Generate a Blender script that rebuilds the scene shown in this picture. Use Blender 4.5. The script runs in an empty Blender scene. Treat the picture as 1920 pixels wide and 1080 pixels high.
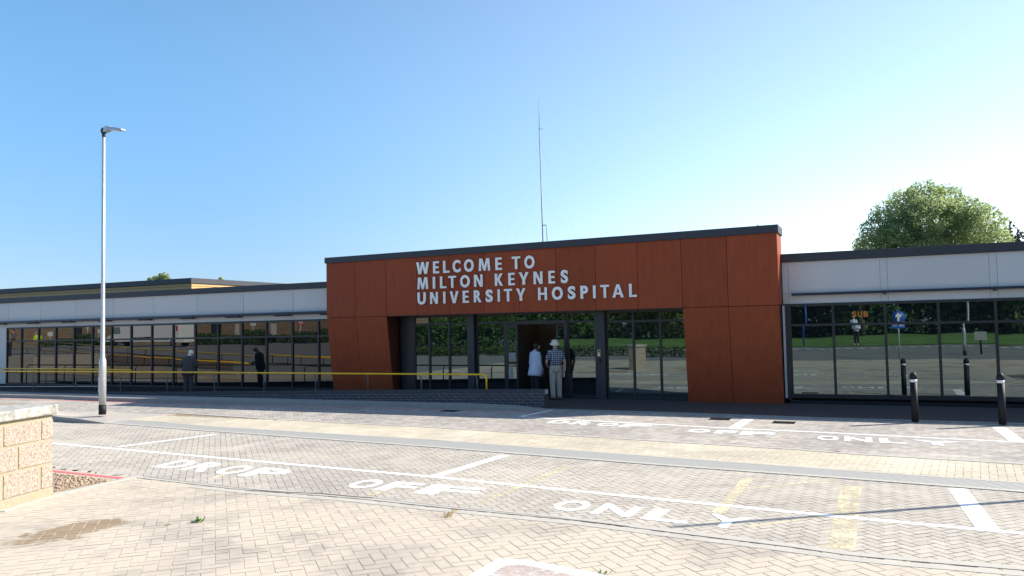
import bpy, bmesh, math, random
from mathutils import Vector, Matrix, noise
rad=math.radians
random.seed(7)
sc=bpy.context.scene
COL=sc.collection
# ------------------------------------------------------------------ survey helpers
FPX=1493.0; H=2.1; YAW=24.5; PITCH=2.8; ROLL=1.16
_y=rad(YAW);_p=rad(PITCH);_r=rad(ROLL)
FWD=Vector((-math.sin(_y)*math.cos(_p),math.cos(_y)*math.cos(_p),math.sin(_p)))
_rt=Vector((math.cos(_y),math.sin(_y),0)); _up=_rt.cross(FWD)
RT=_rt*math.cos(_r)-_up*math.sin(_r); UP=_up*math.cos(_r)+_rt*math.sin(_r)
EYE=Vector((0,0,H))
def ray(x,y): return FWD+RT*((x-960)/FPX)-UP*((y-540)/FPX)
def G(x,y,z=0.0):
    d=ray(x,y); t=(z-H)/d.z; p=EYE+d*t; return (p.x,p.y)
def P(x,y,Y):
    d=ray(x,y); p=EYE+d*(Y/d.y); return p
GLASS=21.15
def gz(Y):
    if Y>-2: return 0.0
    if Y<-25: return .8
    t=(-2-Y)/23.0; return .8*t*t*(3-2*t)
def M(x,y):           # spot on the ground seen mirrored in the glazing
    d=ray(x,y); t=GLASS/d.y
    while t<400/d.y:
        p=EYE+d*t; Y=2*GLASS-p.y
        if p.z<=gz(Y): return Vector((p.x,Y,gz(Y)))
        t+=.1
    return Vector((p.x,Y,gz(Y)))
def MY(x,y,Y):        # mirrored spot at real depth Y
    p=P(x,y,2*GLASS-Y); return Vector((p.x,Y,p.z))
# ------------------------------------------------------------------ object helpers
def link(o,parent=None):
    COL.objects.link(o)
    if parent: o.parent=parent
    return o
def tag(o,label=None,cat=None,group=None,kind=None):
    if label: o['label']=label
    if cat: o['category']=cat
    if group: o['group']=group
    if kind: o['kind']=kind
    return o
def empty(name,loc,label,cat,group=None,rz=0):
    o=bpy.data.objects.new(name,None); o.location=loc; o.rotation_euler=(0,0,rz)
    o.empty_display_size=.2; link(o); tag(o,label,cat,group); return o
class MB:
    def __init__(s): s.v=[];s.f=[];s.sm=[]
    def add(s,vs,fs,smooth=False):
        n=len(s.v); s.v+= [tuple(v) for v in vs]; s.f+=[tuple(i+n for i in f) for f in fs]; s.sm+=[smooth]*len(fs); return s
    def box(s,x0,x1,y0,y1,z0,z1):
        return s.hexa([(x0,y0,z0),(x1,y0,z0),(x1,y1,z0),(x0,y1,z0),(x0,y0,z1),(x1,y0,z1),(x1,y1,z1),(x0,y1,z1)])
    def hexa(s,v):
        return s.add(v,[(0,3,2,1),(4,5,6,7),(0,1,5,4),(1,2,6,5),(2,3,7,6),(3,0,4,7)])
    def prism(s,poly,z0,z1):
        n=len(poly); v=[(p[0],p[1],z0) for p in poly]+[(p[0],p[1],z1) for p in poly]
        return s.add(v,[tuple(range(n))[::-1],tuple(range(n,2*n))]+[(i,(i+1)%n,n+(i+1)%n,n+i) for i in range(n)])
    def tube(s,pts,rr,seg=10,smooth=True,caps=True,flat=1.0):
        pts=[Vector(p) for p in pts]; n=len(pts)
        if not hasattr(rr,'__len__'): rr=[rr]*n
        vs=[];fs=[];ref=None
        for i,p in enumerate(pts):
            t=(pts[min(i+1,n-1)]-pts[max(i-1,0)]).normalized()
            if ref is None: ref=Vector((1,0,0)) if abs(t.x)<.8 else Vector((0,1,0))
            b=t.cross(ref).normalized(); a=b.cross(t).normalized(); ref=a
            r=rr[i]; ra,rb=(r if hasattr(r,'__len__') else (r,r*flat))
            for k in range(seg):
                th=2*math.pi*k/seg
                vs.append(p+a*(ra*math.cos(th))+b*(rb*math.sin(th)))
        for i in range(n-1):
            for k in range(seg):
                fs.append((i*seg+k,i*seg+(k+1)%seg,(i+1)*seg+(k+1)%seg,(i+1)*seg+k))
        if caps: fs+= [tuple(range(seg))[::-1],tuple((n-1)*seg+k for k in range(seg))]
        return s.add(vs,fs,smooth)
    def ball(s,c,r,seg=14,rings=9,squash=None):
        vs=[];fs=[]; c=Vector(c); rx,ry,rz=r if hasattr(r,'__len__') else (r,r,r)
        vs.append(c+Vector((0,0,-rz)))
        for i in range(1,rings):
            ph=-math.pi/2+math.pi*i/rings
            for k in range(seg):
                th=2*math.pi*k/seg
                vs.append(c+Vector((rx*math.cos(ph)*math.cos(th),ry*math.cos(ph)*math.sin(th),rz*math.sin(ph))))
        vs.append(c+Vector((0,0,rz))); L=len(vs)-1
        for k in range(seg):
            fs.append((0,1+(k+1)%seg,1+k)); fs.append((L,L-seg+k,L-seg+(k+1)%seg))
        for i in range(rings-2):
            for k in range(seg):
                a=1+i*seg
                fs.append((a+k,a+(k+1)%seg,a+seg+(k+1)%seg,a+seg+k))
        return s.add(vs,fs,True)
    def build(s,name,m,parent=None,bevel=0,loc=None):
        me=bpy.data.meshes.new(name); me.from_pydata(s.v,[],s.f); me.update()
        me.polygons.foreach_set('use_smooth',s.sm)
        if isinstance(m,(list,tuple)):
            for q in m: me.materials.append(q)
        else: me.materials.append(m)
        o=bpy.data.objects.new(name,me); link(o,parent)
        if loc: o.location=loc
        if bevel:
            b=o.modifiers.new('bevel','BEVEL'); b.width=bevel; b.segments=2; b.limit_method='ANGLE'
        return o
# ------------------------------------------------------------------ materials
def nt(name):
    m=bpy.data.materials.new(name); m.use_nodes=True; t=m.node_tree; b=t.nodes['Principled BSDF']; return m,t,b
def mat(name,c,rough=.6,metal=0,var=.12,scale=6,bump=0,bscale=60,spec=.5,c2=None,stretch=None):
    m,t,b=nt(name)
    b.inputs['Roughness'].default_value=rough; b.inputs['Metallic'].default_value=metal
    b.inputs['Specular IOR Level'].default_value=spec
    tc=t.nodes.new('ShaderNodeTexCoord'); src=tc.outputs['Object']
    mp=t.nodes.new('ShaderNodeMapping'); t.links.new(src,mp.inputs[0])
    if stretch: mp.inputs['Scale'].default_value=stretch
    n=t.nodes.new('ShaderNodeTexNoise'); n.inputs['Scale'].default_value=scale; n.inputs['Detail'].default_value=6; n.inputs['Roughness'].default_value=.65
    t.links.new(mp.outputs[0],n.inputs['Vector'])
    r=t.nodes.new('ShaderNodeValToRGB')
    r.color_ramp.elements[0].position=.3; r.color_ramp.elements[1].position=.7
    lo=[max(0,q*(1-var)) for q in c]; hi=[min(1,q*(1+var)) for q in (c2 or c)]
    r.color_ramp.elements[0].color=(*lo,1); r.color_ramp.elements[1].color=(*hi,1)
    t.links.new(n.outputs['Fac'],r.inputs[0]); t.links.new(r.outputs[0],b.inputs['Base Color'])
    if bump:
        n2=t.nodes.new('ShaderNodeTexNoise'); n2.inputs['Scale'].default_value=bscale; n2.inputs['Detail'].default_value=4
        t.links.new(src,n2.inputs['Vector'])
        bp=t.nodes.new('ShaderNodeBump'); bp.inputs['Strength'].default_value=bump; bp.inputs['Distance'].default_value=.01
        t.links.new(n2.outputs['Fac'],bp.inputs['Height']); t.links.new(bp.outputs[0],b.inputs['Normal'])
    return m
def mth(t,op,a,b=None,c=None,clamp=False):
    n=t.nodes.new('ShaderNodeMath'); n.operation=op; n.use_clamp=clamp
    for i,q in enumerate((a,b,c)):
        if q is None: continue
        if isinstance(q,(int,float)): n.inputs[i].default_value=q
        else: t.links.new(q,n.inputs[i])
    return n.outputs[0]
def noi(t,src,scale,detail=5,rough=.6,dist=0):
    n=t.nodes.new('ShaderNodeTexNoise'); n.inputs['Scale'].default_value=scale; n.inputs['Detail'].default_value=detail
    n.inputs['Roughness'].default_value=rough; n.inputs['Distortion'].default_value=dist
    t.links.new(src,n.inputs['Vector']); return n.outputs['Fac']
def rng(t,v,a,b,c=0.,d=1.):
    n=t.nodes.new('ShaderNodeMapRange'); n.clamp=True; n.interpolation_type='SMOOTHSTEP'
    t.links.new(v,n.inputs[0])
    for i,q in enumerate((a,b,c,d)): n.inputs[1+i].default_value=q
    return n.outputs[0]
def mix(t,f,a,b,mode='MIX'):
    n=t.nodes.new('ShaderNodeMix'); n.data_type='RGBA'; n.blend_type=mode
    if isinstance(f,(int,float)): n.inputs[0].default_value=f
    else: t.links.new(f,n.inputs[0])
    for i,q in ((6,a),(7,b)):
        if isinstance(q,(tuple,list)): n.inputs[i].default_value=(*q[:3],1)
        else: t.links.new(q,n.inputs[i])
    return n.outputs[2]
def paving_mat(name,ca,cb,dustc,dust=(.5,.7),blocks=True,stain=False,rough=.85,wet=False,dsc=.6):
    m,t,b=nt(name); b.inputs['Roughness'].default_value=rough; b.inputs['Specular IOR Level'].default_value=.25
    g=t.nodes.new('ShaderNodeNewGeometry').outputs['Position']
    if blocks:
        a=t.nodes.new('ShaderNodeAttribute'); a.attribute_name='tone'; base=mix(t,a.outputs['Fac'],ca,cb)
    else: base=mix(t,noi(t,g,7,3),ca,cb)
    fine=noi(t,g,90,3,.7)
    base=mix(t,.45,base,mix(t,rng(t,fine,.3,.7),(.62,.62,.62),(1.25,1.25,1.25)),'MULTIPLY')
    big=noi(t,g,.35,4,.6,.4)
    base=mix(t,.6,base,mix(t,rng(t,big,.35,.65),(.80,.80,.82),(1.1,1.08,1.05)),'MULTIPLY')
    dm=rng(t,noi(t,g,dsc,6,.62,.6),dust[0],dust[1])
    base=mix(t,dm,base,dustc)
    if stain:
        sx=t.nodes.new('ShaderNodeSeparateXYZ'); t.links.new(g,sx.inputs[0])
        x=mth(t,'SUBTRACT',sx.outputs[0],stain[0]); y=mth(t,'SUBTRACT',sx.outputs[1],stain[1])
        ca_,sa=math.cos(stain[4]),math.sin(stain[4])
        u=mth(t,'ADD',mth(t,'MULTIPLY',x,ca_),mth(t,'MULTIPLY',y,sa)); v=mth(t,'SUBTRACT',mth(t,'MULTIPLY',y,ca_),mth(t,'MULTIPLY',x,sa))
        r=mth(t,'SQRT',mth(t,'ADD',mth(t,'POWER',mth(t,'DIVIDE',u,stain[2]),2.),mth(t,'POWER',mth(t,'DIVIDE',v,stain[3]),2.)))
        r=mth(t,'ADD',r,mth(t,'MULTIPLY',mth(t,'SUBTRACT',noi(t,g,2.6,5,.6,.8),.5),1.9))
        sm=rng(t,r,1.05,.8)
        base=mix(t,mth(t,'MULTIPLY',sm,.85),base,(.25,.175,.105))
    t.links.new(base,b.inputs['Base Color'])
    bp=t.nodes.new('ShaderNodeBump'); bp.inputs['Strength'].default_value=.35; bp.inputs['Distance'].default_value=.006
    t.links.new(noi(t,g,55,5,.7),bp.inputs['Height']); t.links.new(bp.outputs[0],b.inputs['Normal'])
    return m
def glass_mat(name,fac=.2,tint=(.78,.9,.86)):
    m,t,b=nt(name); t.nodes.remove(b)
    out=t.nodes['Material Output']
    d=t.nodes.new('ShaderNodeBsdfDiffuse'); d.inputs[0].default_value=(.010,.012,.015,1)
    gl=t.nodes.new('ShaderNodeBsdfGlossy'); gl.inputs['Color'].default_value=(*tint,1); gl.inputs['Roughness'].default_value=.0
    g=t.nodes.new('ShaderNodeTexCoord').outputs['Object']
    bp=t.nodes.new('ShaderNodeBump'); bp.inputs['Strength'].default_value=.022; bp.inputs['Distance'].default_value=.02
    mp=t.nodes.new('ShaderNodeMapping'); mp.inputs['Scale'].default_value=(.9,.9,1.6); t.links.new(g,mp.inputs[0])
    t.links.new(noi(t,mp.outputs[0],1.3,1,.4),bp.inputs['Height']); t.links.new(bp.outputs[0],gl.inputs['Normal'])
    lw=t.nodes.new('ShaderNodeFresnel'); lw.inputs[0].default_value=1.5
    f=mth(t,'MULTIPLY',lw.outputs[0],fac/.04,clamp=True)
    mx=t.nodes.new('ShaderNodeMixShader'); t.links.new(f,mx.inputs[0]); t.links.new(d.outputs[0],mx.inputs[1]); t.links.new(gl.outputs[0],mx.inputs[2])
    t.links.new(mx.outputs[0],out.inputs[0]); return m
def leaf_mat(name,c,c2,trans=.45):
    m,t,b=nt(name)
    a=t.nodes.new('ShaderNodeAttribute'); a.attribute_name='tone'
    colr=mix(t,a.outputs['Fac'],c,c2); t.links.new(colr,b.inputs['Base Color']); b.inputs['Roughness'].default_value=.55
    b.inputs['Specular IOR Level'].default_value=.3
    tr=t.nodes.new('ShaderNodeBsdfTranslucent'); t.links.new(colr,tr.inputs[0])
    mx=t.nodes.new('ShaderNodeMixShader'); mx.inputs[0].default_value=trans
    t.links.new(b.outputs[0],mx.inputs[1]); t.links.new(tr.outputs[0],mx.inputs[2]); t.links.new(mx.outputs[0],t.nodes['Material Output'].inputs[0])
    return m
def emit(name,c,s):
    m,t,b=nt(name); b.inputs['Base Color'].default_value=(*c,1); b.inputs['Emission Color'].default_value=(*c,1); b.inputs['Emission Strength'].default_value=s; return m
def brick_mat(name,c1,c2,mortar,sx=1.0):
    m,t,b=nt(name); b.inputs['Roughness'].default_value=.9
    tc=t.nodes.new('ShaderNodeTexCoord').outputs['Object']; mp=t.nodes.new('ShaderNodeMapping'); mp.inputs['Rotation'].default_value=(rad(90),0,0)
    t.links.new(tc,mp.inputs[0]); br=t.nodes.new('ShaderNodeTexBrick'); t.links.new(mp.outputs[0],br.inputs['Vector'])
    br.inputs['Scale'].default_value=1.0; br.inputs['Brick Width'].default_value=.9*sx; br.inputs['Row Height'].default_value=.3*sx; br.inputs['Mortar Size'].default_value=.035
    br.inputs['Color1'].default_value=(*c1,1); br.inputs['Color2'].default_value=(*c2,1); br.inputs['Mortar'].default_value=(*mortar,1)
    t.links.new(br.outputs[0],b.inputs['Base Color']); return m

m_rust=mat('rust_panel',(.25,.050,.017),.5,var=.09,scale=2.2,stretch=(4,4,.8),bump=.03,spec=.2,c2=(.27,.056,.020))
def per_object(m,lo,hi):
    t=m.node_tree; b=t.nodes['Principled BSDF']; l=b.inputs['Base Color'].links[0].from_socket
    oi=t.nodes.new('ShaderNodeObjectInfo').outputs['Random']; k=rng(t,oi,0,1,lo,hi)
    cx=t.nodes.new('ShaderNodeCombineColor'); [t.links.new(k,cx.inputs[i]) for i in range(3)]
    t.links.new(mix(t,1.0,l,cx.outputs[0],'MULTIPLY'),b.inputs['Base Color'])
def worn(m,lo,hi,scale=26,base=0.0):
    t=m.node_tree; b=t.nodes['Principled BSDF']; g=t.nodes.new('ShaderNodeNewGeometry').outputs['Position']
    a=rng(t,mth(t,'ADD',mth(t,'MULTIPLY',noi(t,g,scale,6,.75),.6),mth(t,'MULTIPLY',noi(t,g,scale*.12,3,.6),.4)),lo,hi,base,1.0)
    t.links.new(a,b.inputs['Alpha'])
per_object(m_rust,.93,1.08)
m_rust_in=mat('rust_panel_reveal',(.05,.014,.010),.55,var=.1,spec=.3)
m_white=mat('pale_panel',(.56,.54,.53),.42,var=.02,scale=.7,spec=.5)
per_object(m_white,.97,1.03)
m_jointg=mat('grey_joint',(.16,.16,.17),.8)
m_seam=mat('dark_joint',(.02,.02,.022),.8)
m_cap=mat('slate_fascia',(.026,.029,.040),.5,var=.06)
m_navy=mat('navy_fin',(.012,.018,.042),.35,var=.08)
m_frame=mat('window_frame',(.014,.0145,.019),.4,var=.08,spec=.5)
m_column=mat('dark_column',(.022,.024,.031),.45,var=.06)
m_glass=glass_mat('tinted_glazing',.19,(.72,.90,.90))
m_glassL=glass_mat('tinted_glazing_wing',.105,(.80,.80,.76))
m_letter=mat('white_letter',(.80,.80,.79),.35,var=.02)
m_timber=mat('timber_slat',(.50,.30,.12),.6,var=.15,scale=3,stretch=(1,1,12))
m_yellow=mat('yellow_rail',(.78,.47,.01),.35,var=.05)
m_galv=mat('galvanised_steel',(.50,.52,.54),.45,metal=.55,var=.12,scale=14)
m_galvshade=mat('shaded_galvanised',(.16,.165,.175),.5,metal=.4,var=.12,scale=14)  # darker copy of the steel: shade on the handrail posts put into its colour
m_black=mat('black_paint',(.014,.014,.017),.6,var=.15,spec=.25)
m_bandwhite=mat('reflective_band',(.8,.8,.8),.5,var=.03)
m_brick=mat('blue_brick',(.042,.044,.058),.6,var=.35,scale=9)
m_mortar=mat('pale_mortar',(.36,.36,.37),.9,var=.1)
m_kerb=mat('concrete_kerb',(.30,.285,.26),.85,var=.1,scale=5,bump=.3)
m_kerbw=mat('pale_edging',(.42,.39,.34),.85,var=.1,scale=5,bump=.3)
m_brown=mat('brown_resin_paving',(.060,.045,.040),.8,var=.18,scale=60,bump=.4,bscale=160)
m_paint=mat('white_road_paint',(.80,.80,.80),.65,var=.04,scale=12)
worn(m_paint,.30,.42,30,.55)
m_red=mat('red_road_line',(.60,.13,.13),.75,var=.1,scale=9)
m_oldyel=mat('worn_yellow_paint',(.66,.57,.38),.8,var=.10,scale=14)
worn(m_oldyel,.42,.60,22,.12); worn(m_red,.33,.46,24,.35)
m_soil=mat('dry_soil',(.30,.22,.15),.95,var=.5,scale=22,bump=1.0,bscale=30)
m_block=mat('split_face_block',(.24,.185,.14),.95,var=.40,scale=38,bump=1.2,bscale=55,c2=(.38,.30,.25))
m_sandmortar=mat('sandy_mortar',(.31,.265,.185),.95,var=.12,scale=20,bump=.5)
m_coping=mat('concrete_coping',(.33,.32,.29),.9,var=.45,scale=9,bump=.8,bscale=40)
m_tarmac=mat('tarmac',(.19,.19,.188),.9,var=.15,scale=3,bump=.4,bscale=120)
m_grass=mat('mown_grass',(.085,.17,.03),.9,var=.5,scale=.8,bump=1,bscale=30)
m_leafA=leaf_mat('willow_leaf',(.20,.28,.13),(.44,.50,.22),.62)
m_leafD=leaf_mat('hedge_leaf',(.03,.075,.016),(.09,.18,.04),.35)
m_leafB=leaf_mat('conifer_needle',(.012,.028,.020),(.03,.055,.035),.15)
m_bark=mat('bark',(.10,.075,.05),.9,var=.3,scale=10,bump=1)
# ------------------------------------------------------------------ ground & paving
def sheet(name,poly,m,z,kind='structure',dz=0):
    if isinstance(poly[0],Vector): v=[(p.x,p.y,p.z+z) for p in poly]
    else: v=[(p[0],p[1],z) for p in poly]
    mb=MB(); mb.add(v,[tuple(range(len(v)))]); o=mb.build(name,m)
    if kind: tag(o,kind=kind)
    return o
mb=MB(); ys=[-400,-120,-60,-40,-30]+[-26+i for i in range(0,27)]+[2,20,60,200,500,1500]; xs=[-900,-200,-100,-60,-40,-20,0,20,60,200,900]
vv=[(x,y,gz(y)-.016) for y in ys for x in xs]; ff=[]
for j in range(len(ys)-1):
    for i in range(len(xs)-1):
        a=j*len(xs)+i; ff.append((a,a+1,a+1+len(xs),a+len(xs)))
mb.add(vv,ff); tag(mb.build('ground',m_tarmac),kind='structure')

def interp(pts,X):
    if X<=pts[0][0]:
        a,b=pts[0],pts[1]
    elif X>=pts[-1][0]: a,b=pts[-2],pts[-1]
    else:
        for a,b in zip(pts,pts[1:]):
            if a[0]<=X<=b[0]: break
    return a[1]+(b[1]-a[1])*(X-a[0])/(b[0]-a[0])
def GL(px,z=0): return [G(x,y,z) for x,y in px]
L_brownkerb=GL([(1037,770),(1240,776),(1560,787.5),(1920,798)])
L_far=GL([(150,773),(320,774.5),(460,783),(500,786),(820,802.5),(1240,828),(1560,847.5),(1600,852),(1920,871)])
L_drF=GL([(245,789),(306,792.5),(381,800),(500,807.5),(820,827),(1240,859),(1560,882.5),(1920,908)])
L_drN=GL([(206,793),(306,801),(381,806.7),(500,815),(820,838),(1240,871),(1560,894),(1920,921)])
L_near=GL([(262,895),(473,919),(560,925),(667,933),(817,949),(1100,976),(1280,999),(1480,1023),(1613,1042),(1920,1067)])
for L in (L_brownkerb,L_far,L_drF,L_drN,L_near): L.sort()
def herring(name,x0,x1,y0,y1,inside,w,ang,z,m,gap=.005,label=None):
    ca,sa=math.cos(ang),math.sin(ang)
    cs=[(x*ca+y*sa,-x*sa+y*ca) for x in (x0,x1) for y in (y0,y1)]
    i0=int(min(c[0] for c in cs)/w)-2;i1=int(max(c[0] for c in cs)/w)+2
    j0=int(min(c[1] for c in cs)/w)-2;j1=int(max(c[1] for c in cs)/w)+2
    vs=[];fs=[];tone=[]
    for i in range(i0,i1):
        for j in range(j0,j1):
            d=(i-j)%4
            if d==0: a=(i*w,j*w,(i+2)*w,(j+1)*w)
            elif d==3: a=(i*w,j*w,(i+1)*w,(j+2)*w)
            else: continue
            cx,cy=(a[0]+a[2])/2,(a[1]+a[3])/2
            X,Y=cx*ca-cy*sa,cx*sa+cy*ca
            if not(x0<X<x1 and y0<Y<y1 and inside(X,Y)): continue
            g=gap*random.uniform(.6,1.3)/2; dz=random.uniform(-.0007,.0007); n=len(vs); tl=random.uniform(-.0006,.0006)
            for q,(u,v) in enumerate(((a[0]+g,a[1]+g),(a[2]-g,a[1]+g),(a[2]-g,a[3]-g),(a[0]+g,a[3]-g))):
                vs.append((u*ca-v*sa,u*sa+v*ca,z+dz+(tl if q>1 else -tl)))
            fs.append((n,n+1,n+2,n+3)); tn=random.random()*.7+.3*noise.noise((X*.5,Y*.5,3))+.15
            tone+= [tn]*4
    me=bpy.data.meshes.new(name); me.from_pydata(vs,[],fs); me.update(); me.materials.append(m)
    at=me.attributes.new('tone','FLOAT','POINT'); at.data.foreach_set('value',tone)
    o=bpy.data.objects.new(name,me); link(o); tag(o,kind='structure'); return o
_a=Vector(G(18,1024)); _b=Vector(G(232,976)); STAIN=((_a.x+_b.x)/2,(_a.y+_b.y)/2,(_b-_a).length*.50,.34,math.atan2(_b.y-_a.y,_b.x-_a.x)); print('stain',STAIN)
m_pfg=paving_mat('foreground_blocks',(.35,.31,.265),(.45,.39,.325),(.50,.43,.345),(.34,.56),stain=STAIN,dsc=.9)
m_jfg=paving_mat('foreground_joint',(.25,.20,.14),(.33,.27,.19),(.49,.42,.335),(.30,.50),blocks=False,dsc=.9)
m_pnl=paving_mat('lane_blocks',(.39,.35,.30),(.49,.445,.385),(.51,.455,.38),(.46,.74))
m_jnl=paving_mat('lane_joint',(.07,.06,.05),(.12,.10,.085),(.46,.41,.34),(.50,.68),blocks=False)
m_pst=paving_mat('strip_blocks',(.48,.42,.32),(.58,.52,.41),(.60,.54,.43),(.5,.7))
m_jst=paving_mat('strip_joint',(.26,.20,.13),(.32,.26,.17),(.5,.43,.32),(.5,.7),blocks=False)
m_pfl=paving_mat('far_lane_blocks',(.29,.26,.235),(.50,.455,.41),(.52,.47,.41),(.52,.80))
m_jfl=paving_mat('far_lane_joint',(.09,.08,.075),(.14,.12,.11),(.3,.26,.2),(.6,.8),blocks=False)
def bandpoly(lo,hi,x0,x1,step=1.0):
    n=int((x1-x0)/step); xs=[x0+(x1-x0)*i/n for i in range(n+1)]
    return xs
def band(name,lo,hi,x0,x1,z,m):
    xs=bandpoly(lo,hi,x0,x1); mb=MB(); v=[];f=[]
    for i,x in enumerate(xs): v+=[(x,lo(x),z),(x,hi(x),z)]
    for i in range(len(xs)-1): f.append((2*i,2*i+2,2*i+3,2*i+1))
    mb.add(v,f); o=mb.build(name,m); tag(o,kind='structure'); return o
fn=lambda L,d=0:(lambda X:interp(L,X)+d)
kbr=lambda X: interp(L_brownkerb,X)
# kerb by the ramp wall
KB=GL([(0,746),(100,748.5),(180,752),(320,756),(480,760),(700,763),(860,768),(950,770)]); KB=[(-34,KB[0][1]-.3)]+KB+[(-7.6,18.55)]
kwall=lambda X: interp(KB,X)
farlim=lambda X: kwall(X) if X<-7.6 else kbr(X)
band('road_base_far',fn(L_far),farlim,-34,5,.002,m_jfl)
herring('far_road',-34,4.2,12,19.2,lambda X,Y: fn(L_far)(X)<Y<farlim(X)+.05,.1,rad(41),.008,m_pfl)
band('strip_base',fn(L_drF),fn(L_far),-19,5,.001,m_jst)
herring('crossing_strip',-19,4.2,11,15,lambda X,Y: fn(L_drF)(X)-.05<Y<fn(L_far)(X)+.02,.1,rad(-5.5),.0065,m_pst)
band('road_base_near',fn(L_near),fn(L_drN,.02),-34,5,.0012,m_jnl)
herring('near_road',-30,4.2,7,14.2,lambda X,Y: fn(L_near)(X)-.05<Y<fn(L_drN)(X)+.03 ,.1,rad(45),.004,m_pnl,gap=.008)
fgl=fn(L_near,-.10)
band('pavement_base',lambda X:-3.0,fgl,-20,9,.0082,m_jfg)
herring('pavement',-13,4.5,3.2,9,lambda X,Y: Y<fgl(X)+.03,.122,rad(45),.0105,m_pfg,gap=.010)
# ribbed channel
m_rib=mat('ribbed_channel',(.30,.295,.275),.85,var=.08)
def ribs():
    m,t,b=nt('ribbed_grey'); b.inputs['Roughness'].default_value=.85
    g=t.nodes.new('ShaderNodeNewGeometry').outputs['Position']; mp=t.nodes.new('ShaderNodeMapping'); mp.inputs['Rotation'].default_value=(0,0,rad(48)); t.links.new(g,mp.inputs[0])
    w=t.nodes.new('ShaderNodeTexWave'); w.inputs['Scale'].default_value=5.2; w.bands_direction='Y' if False else 'X'; t.links.new(mp.outputs[0],w.inputs[0])
    t.links.new(mix(t,rng(t,w.outputs['Fac'],.2,.7),(.17,.17,.165),(.40,.39,.36)),b.inputs['Base Color']); return m
m_ribs=ribs()
band('drain_channel',fn(L_drN),fn(L_drF),-17.2,5,.011,m_ribs)
def strip(name,pts,w,z,m,h=None,kind='structure'):
    """flat or raised strip following pts"""
    mb=MB(); v=[];n=len(pts)
    for i in range(n):
        a=Vector(pts[max(i-1,0)][:2]);b=Vector(pts[min(i+1,n-1)][:2]); d=(b-a).normalized(); nn=Vector((-d.y,d.x))*w/2; p=Vector(pts[i][:2])
        zz=z[i] if hasattr(z,'__len__') else z
        v+=[(p.x-nn.x,p.y-nn.y,zz),(p.x+nn.x,p.y+nn.y,zz)]
    f=[(2*i,2*i+2,2*i+3,2*i+1) for i in range(n-1)]
    if h is not None:
        N=len(v); v+=[(x,y,zz-h) for x,y,zz in v]
        f+=[(2*i,N+2*i,N+2*i+2,2*i+2) for i in range(n-1)]+[(2*i+1,2*i+3,N+2*i+3,N+2*i+1) for i in range(n-1)]
        f+=[(0,1,N+1,N),(2*n-2,N+2*n-2,N+2*n-1,2*n-1)]
    mb.add(v,f); o=mb.build(name,m)
    if kind: tag(o,kind=kind)
    return o
def resamp(L,x0,x1,d=0,n=30): return [(x0+(x1-x0)*i/n,interp(L,x0+(x1-x0)*i/n)+d) for i in range(n+1)]
strip('edging_kerb',resamp(L_drN,-17.5,4.5,-.07),.11,.014,m_kerbw,.02)
strip('edging_kerb',resamp(L_drF,-17,4.5,.05),.09,.0125,m_kerbw,.01)
strip('edging_kerb',resamp(L_far,-20,4.5,0),.11,.013,m_kerbw,.01)
strip('flush_kerb',resamp(L_near,-9.9,4.5,-.03),.12,.017,m_kerbw,.03)
strip('flush_kerb',resamp(L_near,-8.6,4.5,-.20),.12,.014,m_kerbw,.01)
m_gapshade=mat('open_joint_shade',(.05,.035,.028),.9)  # shadow line of the kerb recess, painted on as flat dark strips
strip('kerb_gap_shade',[G(*p) for p in ((473,920.5),(520,924.5),(600,928),(667,934),(700,936.5))],.04,.0185,m_gapshade)
strip('kerb_gap_shade',[G(*p) for p in ((267,895),(330,903),(473,920))],.014,.0185,m_gapshade)
strip('kerb_gap_shade',[G(*p) for p in ((700,936.5),(817,950),(1000,968.5),(1180,990))],.010,.0185,m_gapshade)
# entrance path in brown resin, gently rising to the doors
bk=resamp(L_brownkerb,-7.75,5,.14)
mb=MB(); v=[];f=[]
for i,(x,y) in enumerate(bk): v+=[(x,y,.028),(x,21.3,.075)]
for i in range(len(bk)-1): f.append((2*i,2*i+2,2*i+3,2*i+1))
mb.add(v,f); tag(mb.build('entrance_path',m_brown),kind='structure')
strip('path_kerb',resamp(L_brownkerb,-7.7,5,.09),.13,.032,m_kerb,.05)
# ramp behind the wall
mb=MB(); mb.add([(-7.75,18.7,.03),(-7.75,21.3,.05),(-14,21.3,.02),(-14,18.7,.01),(-20,18.7,.0),(-20,21.3,.0),(-40,21.3,.0),(-40,18.7,.0)],[(0,3,2,1)[::-1],(3,4,5,2)[::-1],(4,7,6,5)[::-1]])
tag(mb.build('ramp',m_brown),kind='structure')
mb=MB(); mb.add([(-12,19,.045),(-7.74,19,.045),(-7.74,21.3,.072),(-12,21.3,.072)],[(0,1,2,3)]); tag(mb.build('entrance_path',m_brown),kind='structure')
# kerb + strip of pavement in front of the ramp wall
kp=[(x,y) for x,y in KB]
kz=[.12]*(len(kp)-2)+[.10,.025]
strip('raised_kerb',[(x,y+.07) for x,y in kp],.15,kz,m_kerb,.14)
mb=MB(); v=[];f=[]
for i,(x,y) in enumerate(kp): v+=[(x,y+.145,kz[i]-.006),(x,max(18.92,y+.2),kz[i]-.006)]
for i in range(len(kp)-1): f.append((2*i,2*i+2,2*i+3,2*i+1))
mb.add(v,f); tag(mb.build('side_pavement',m_kerb),kind='structure')
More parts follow.
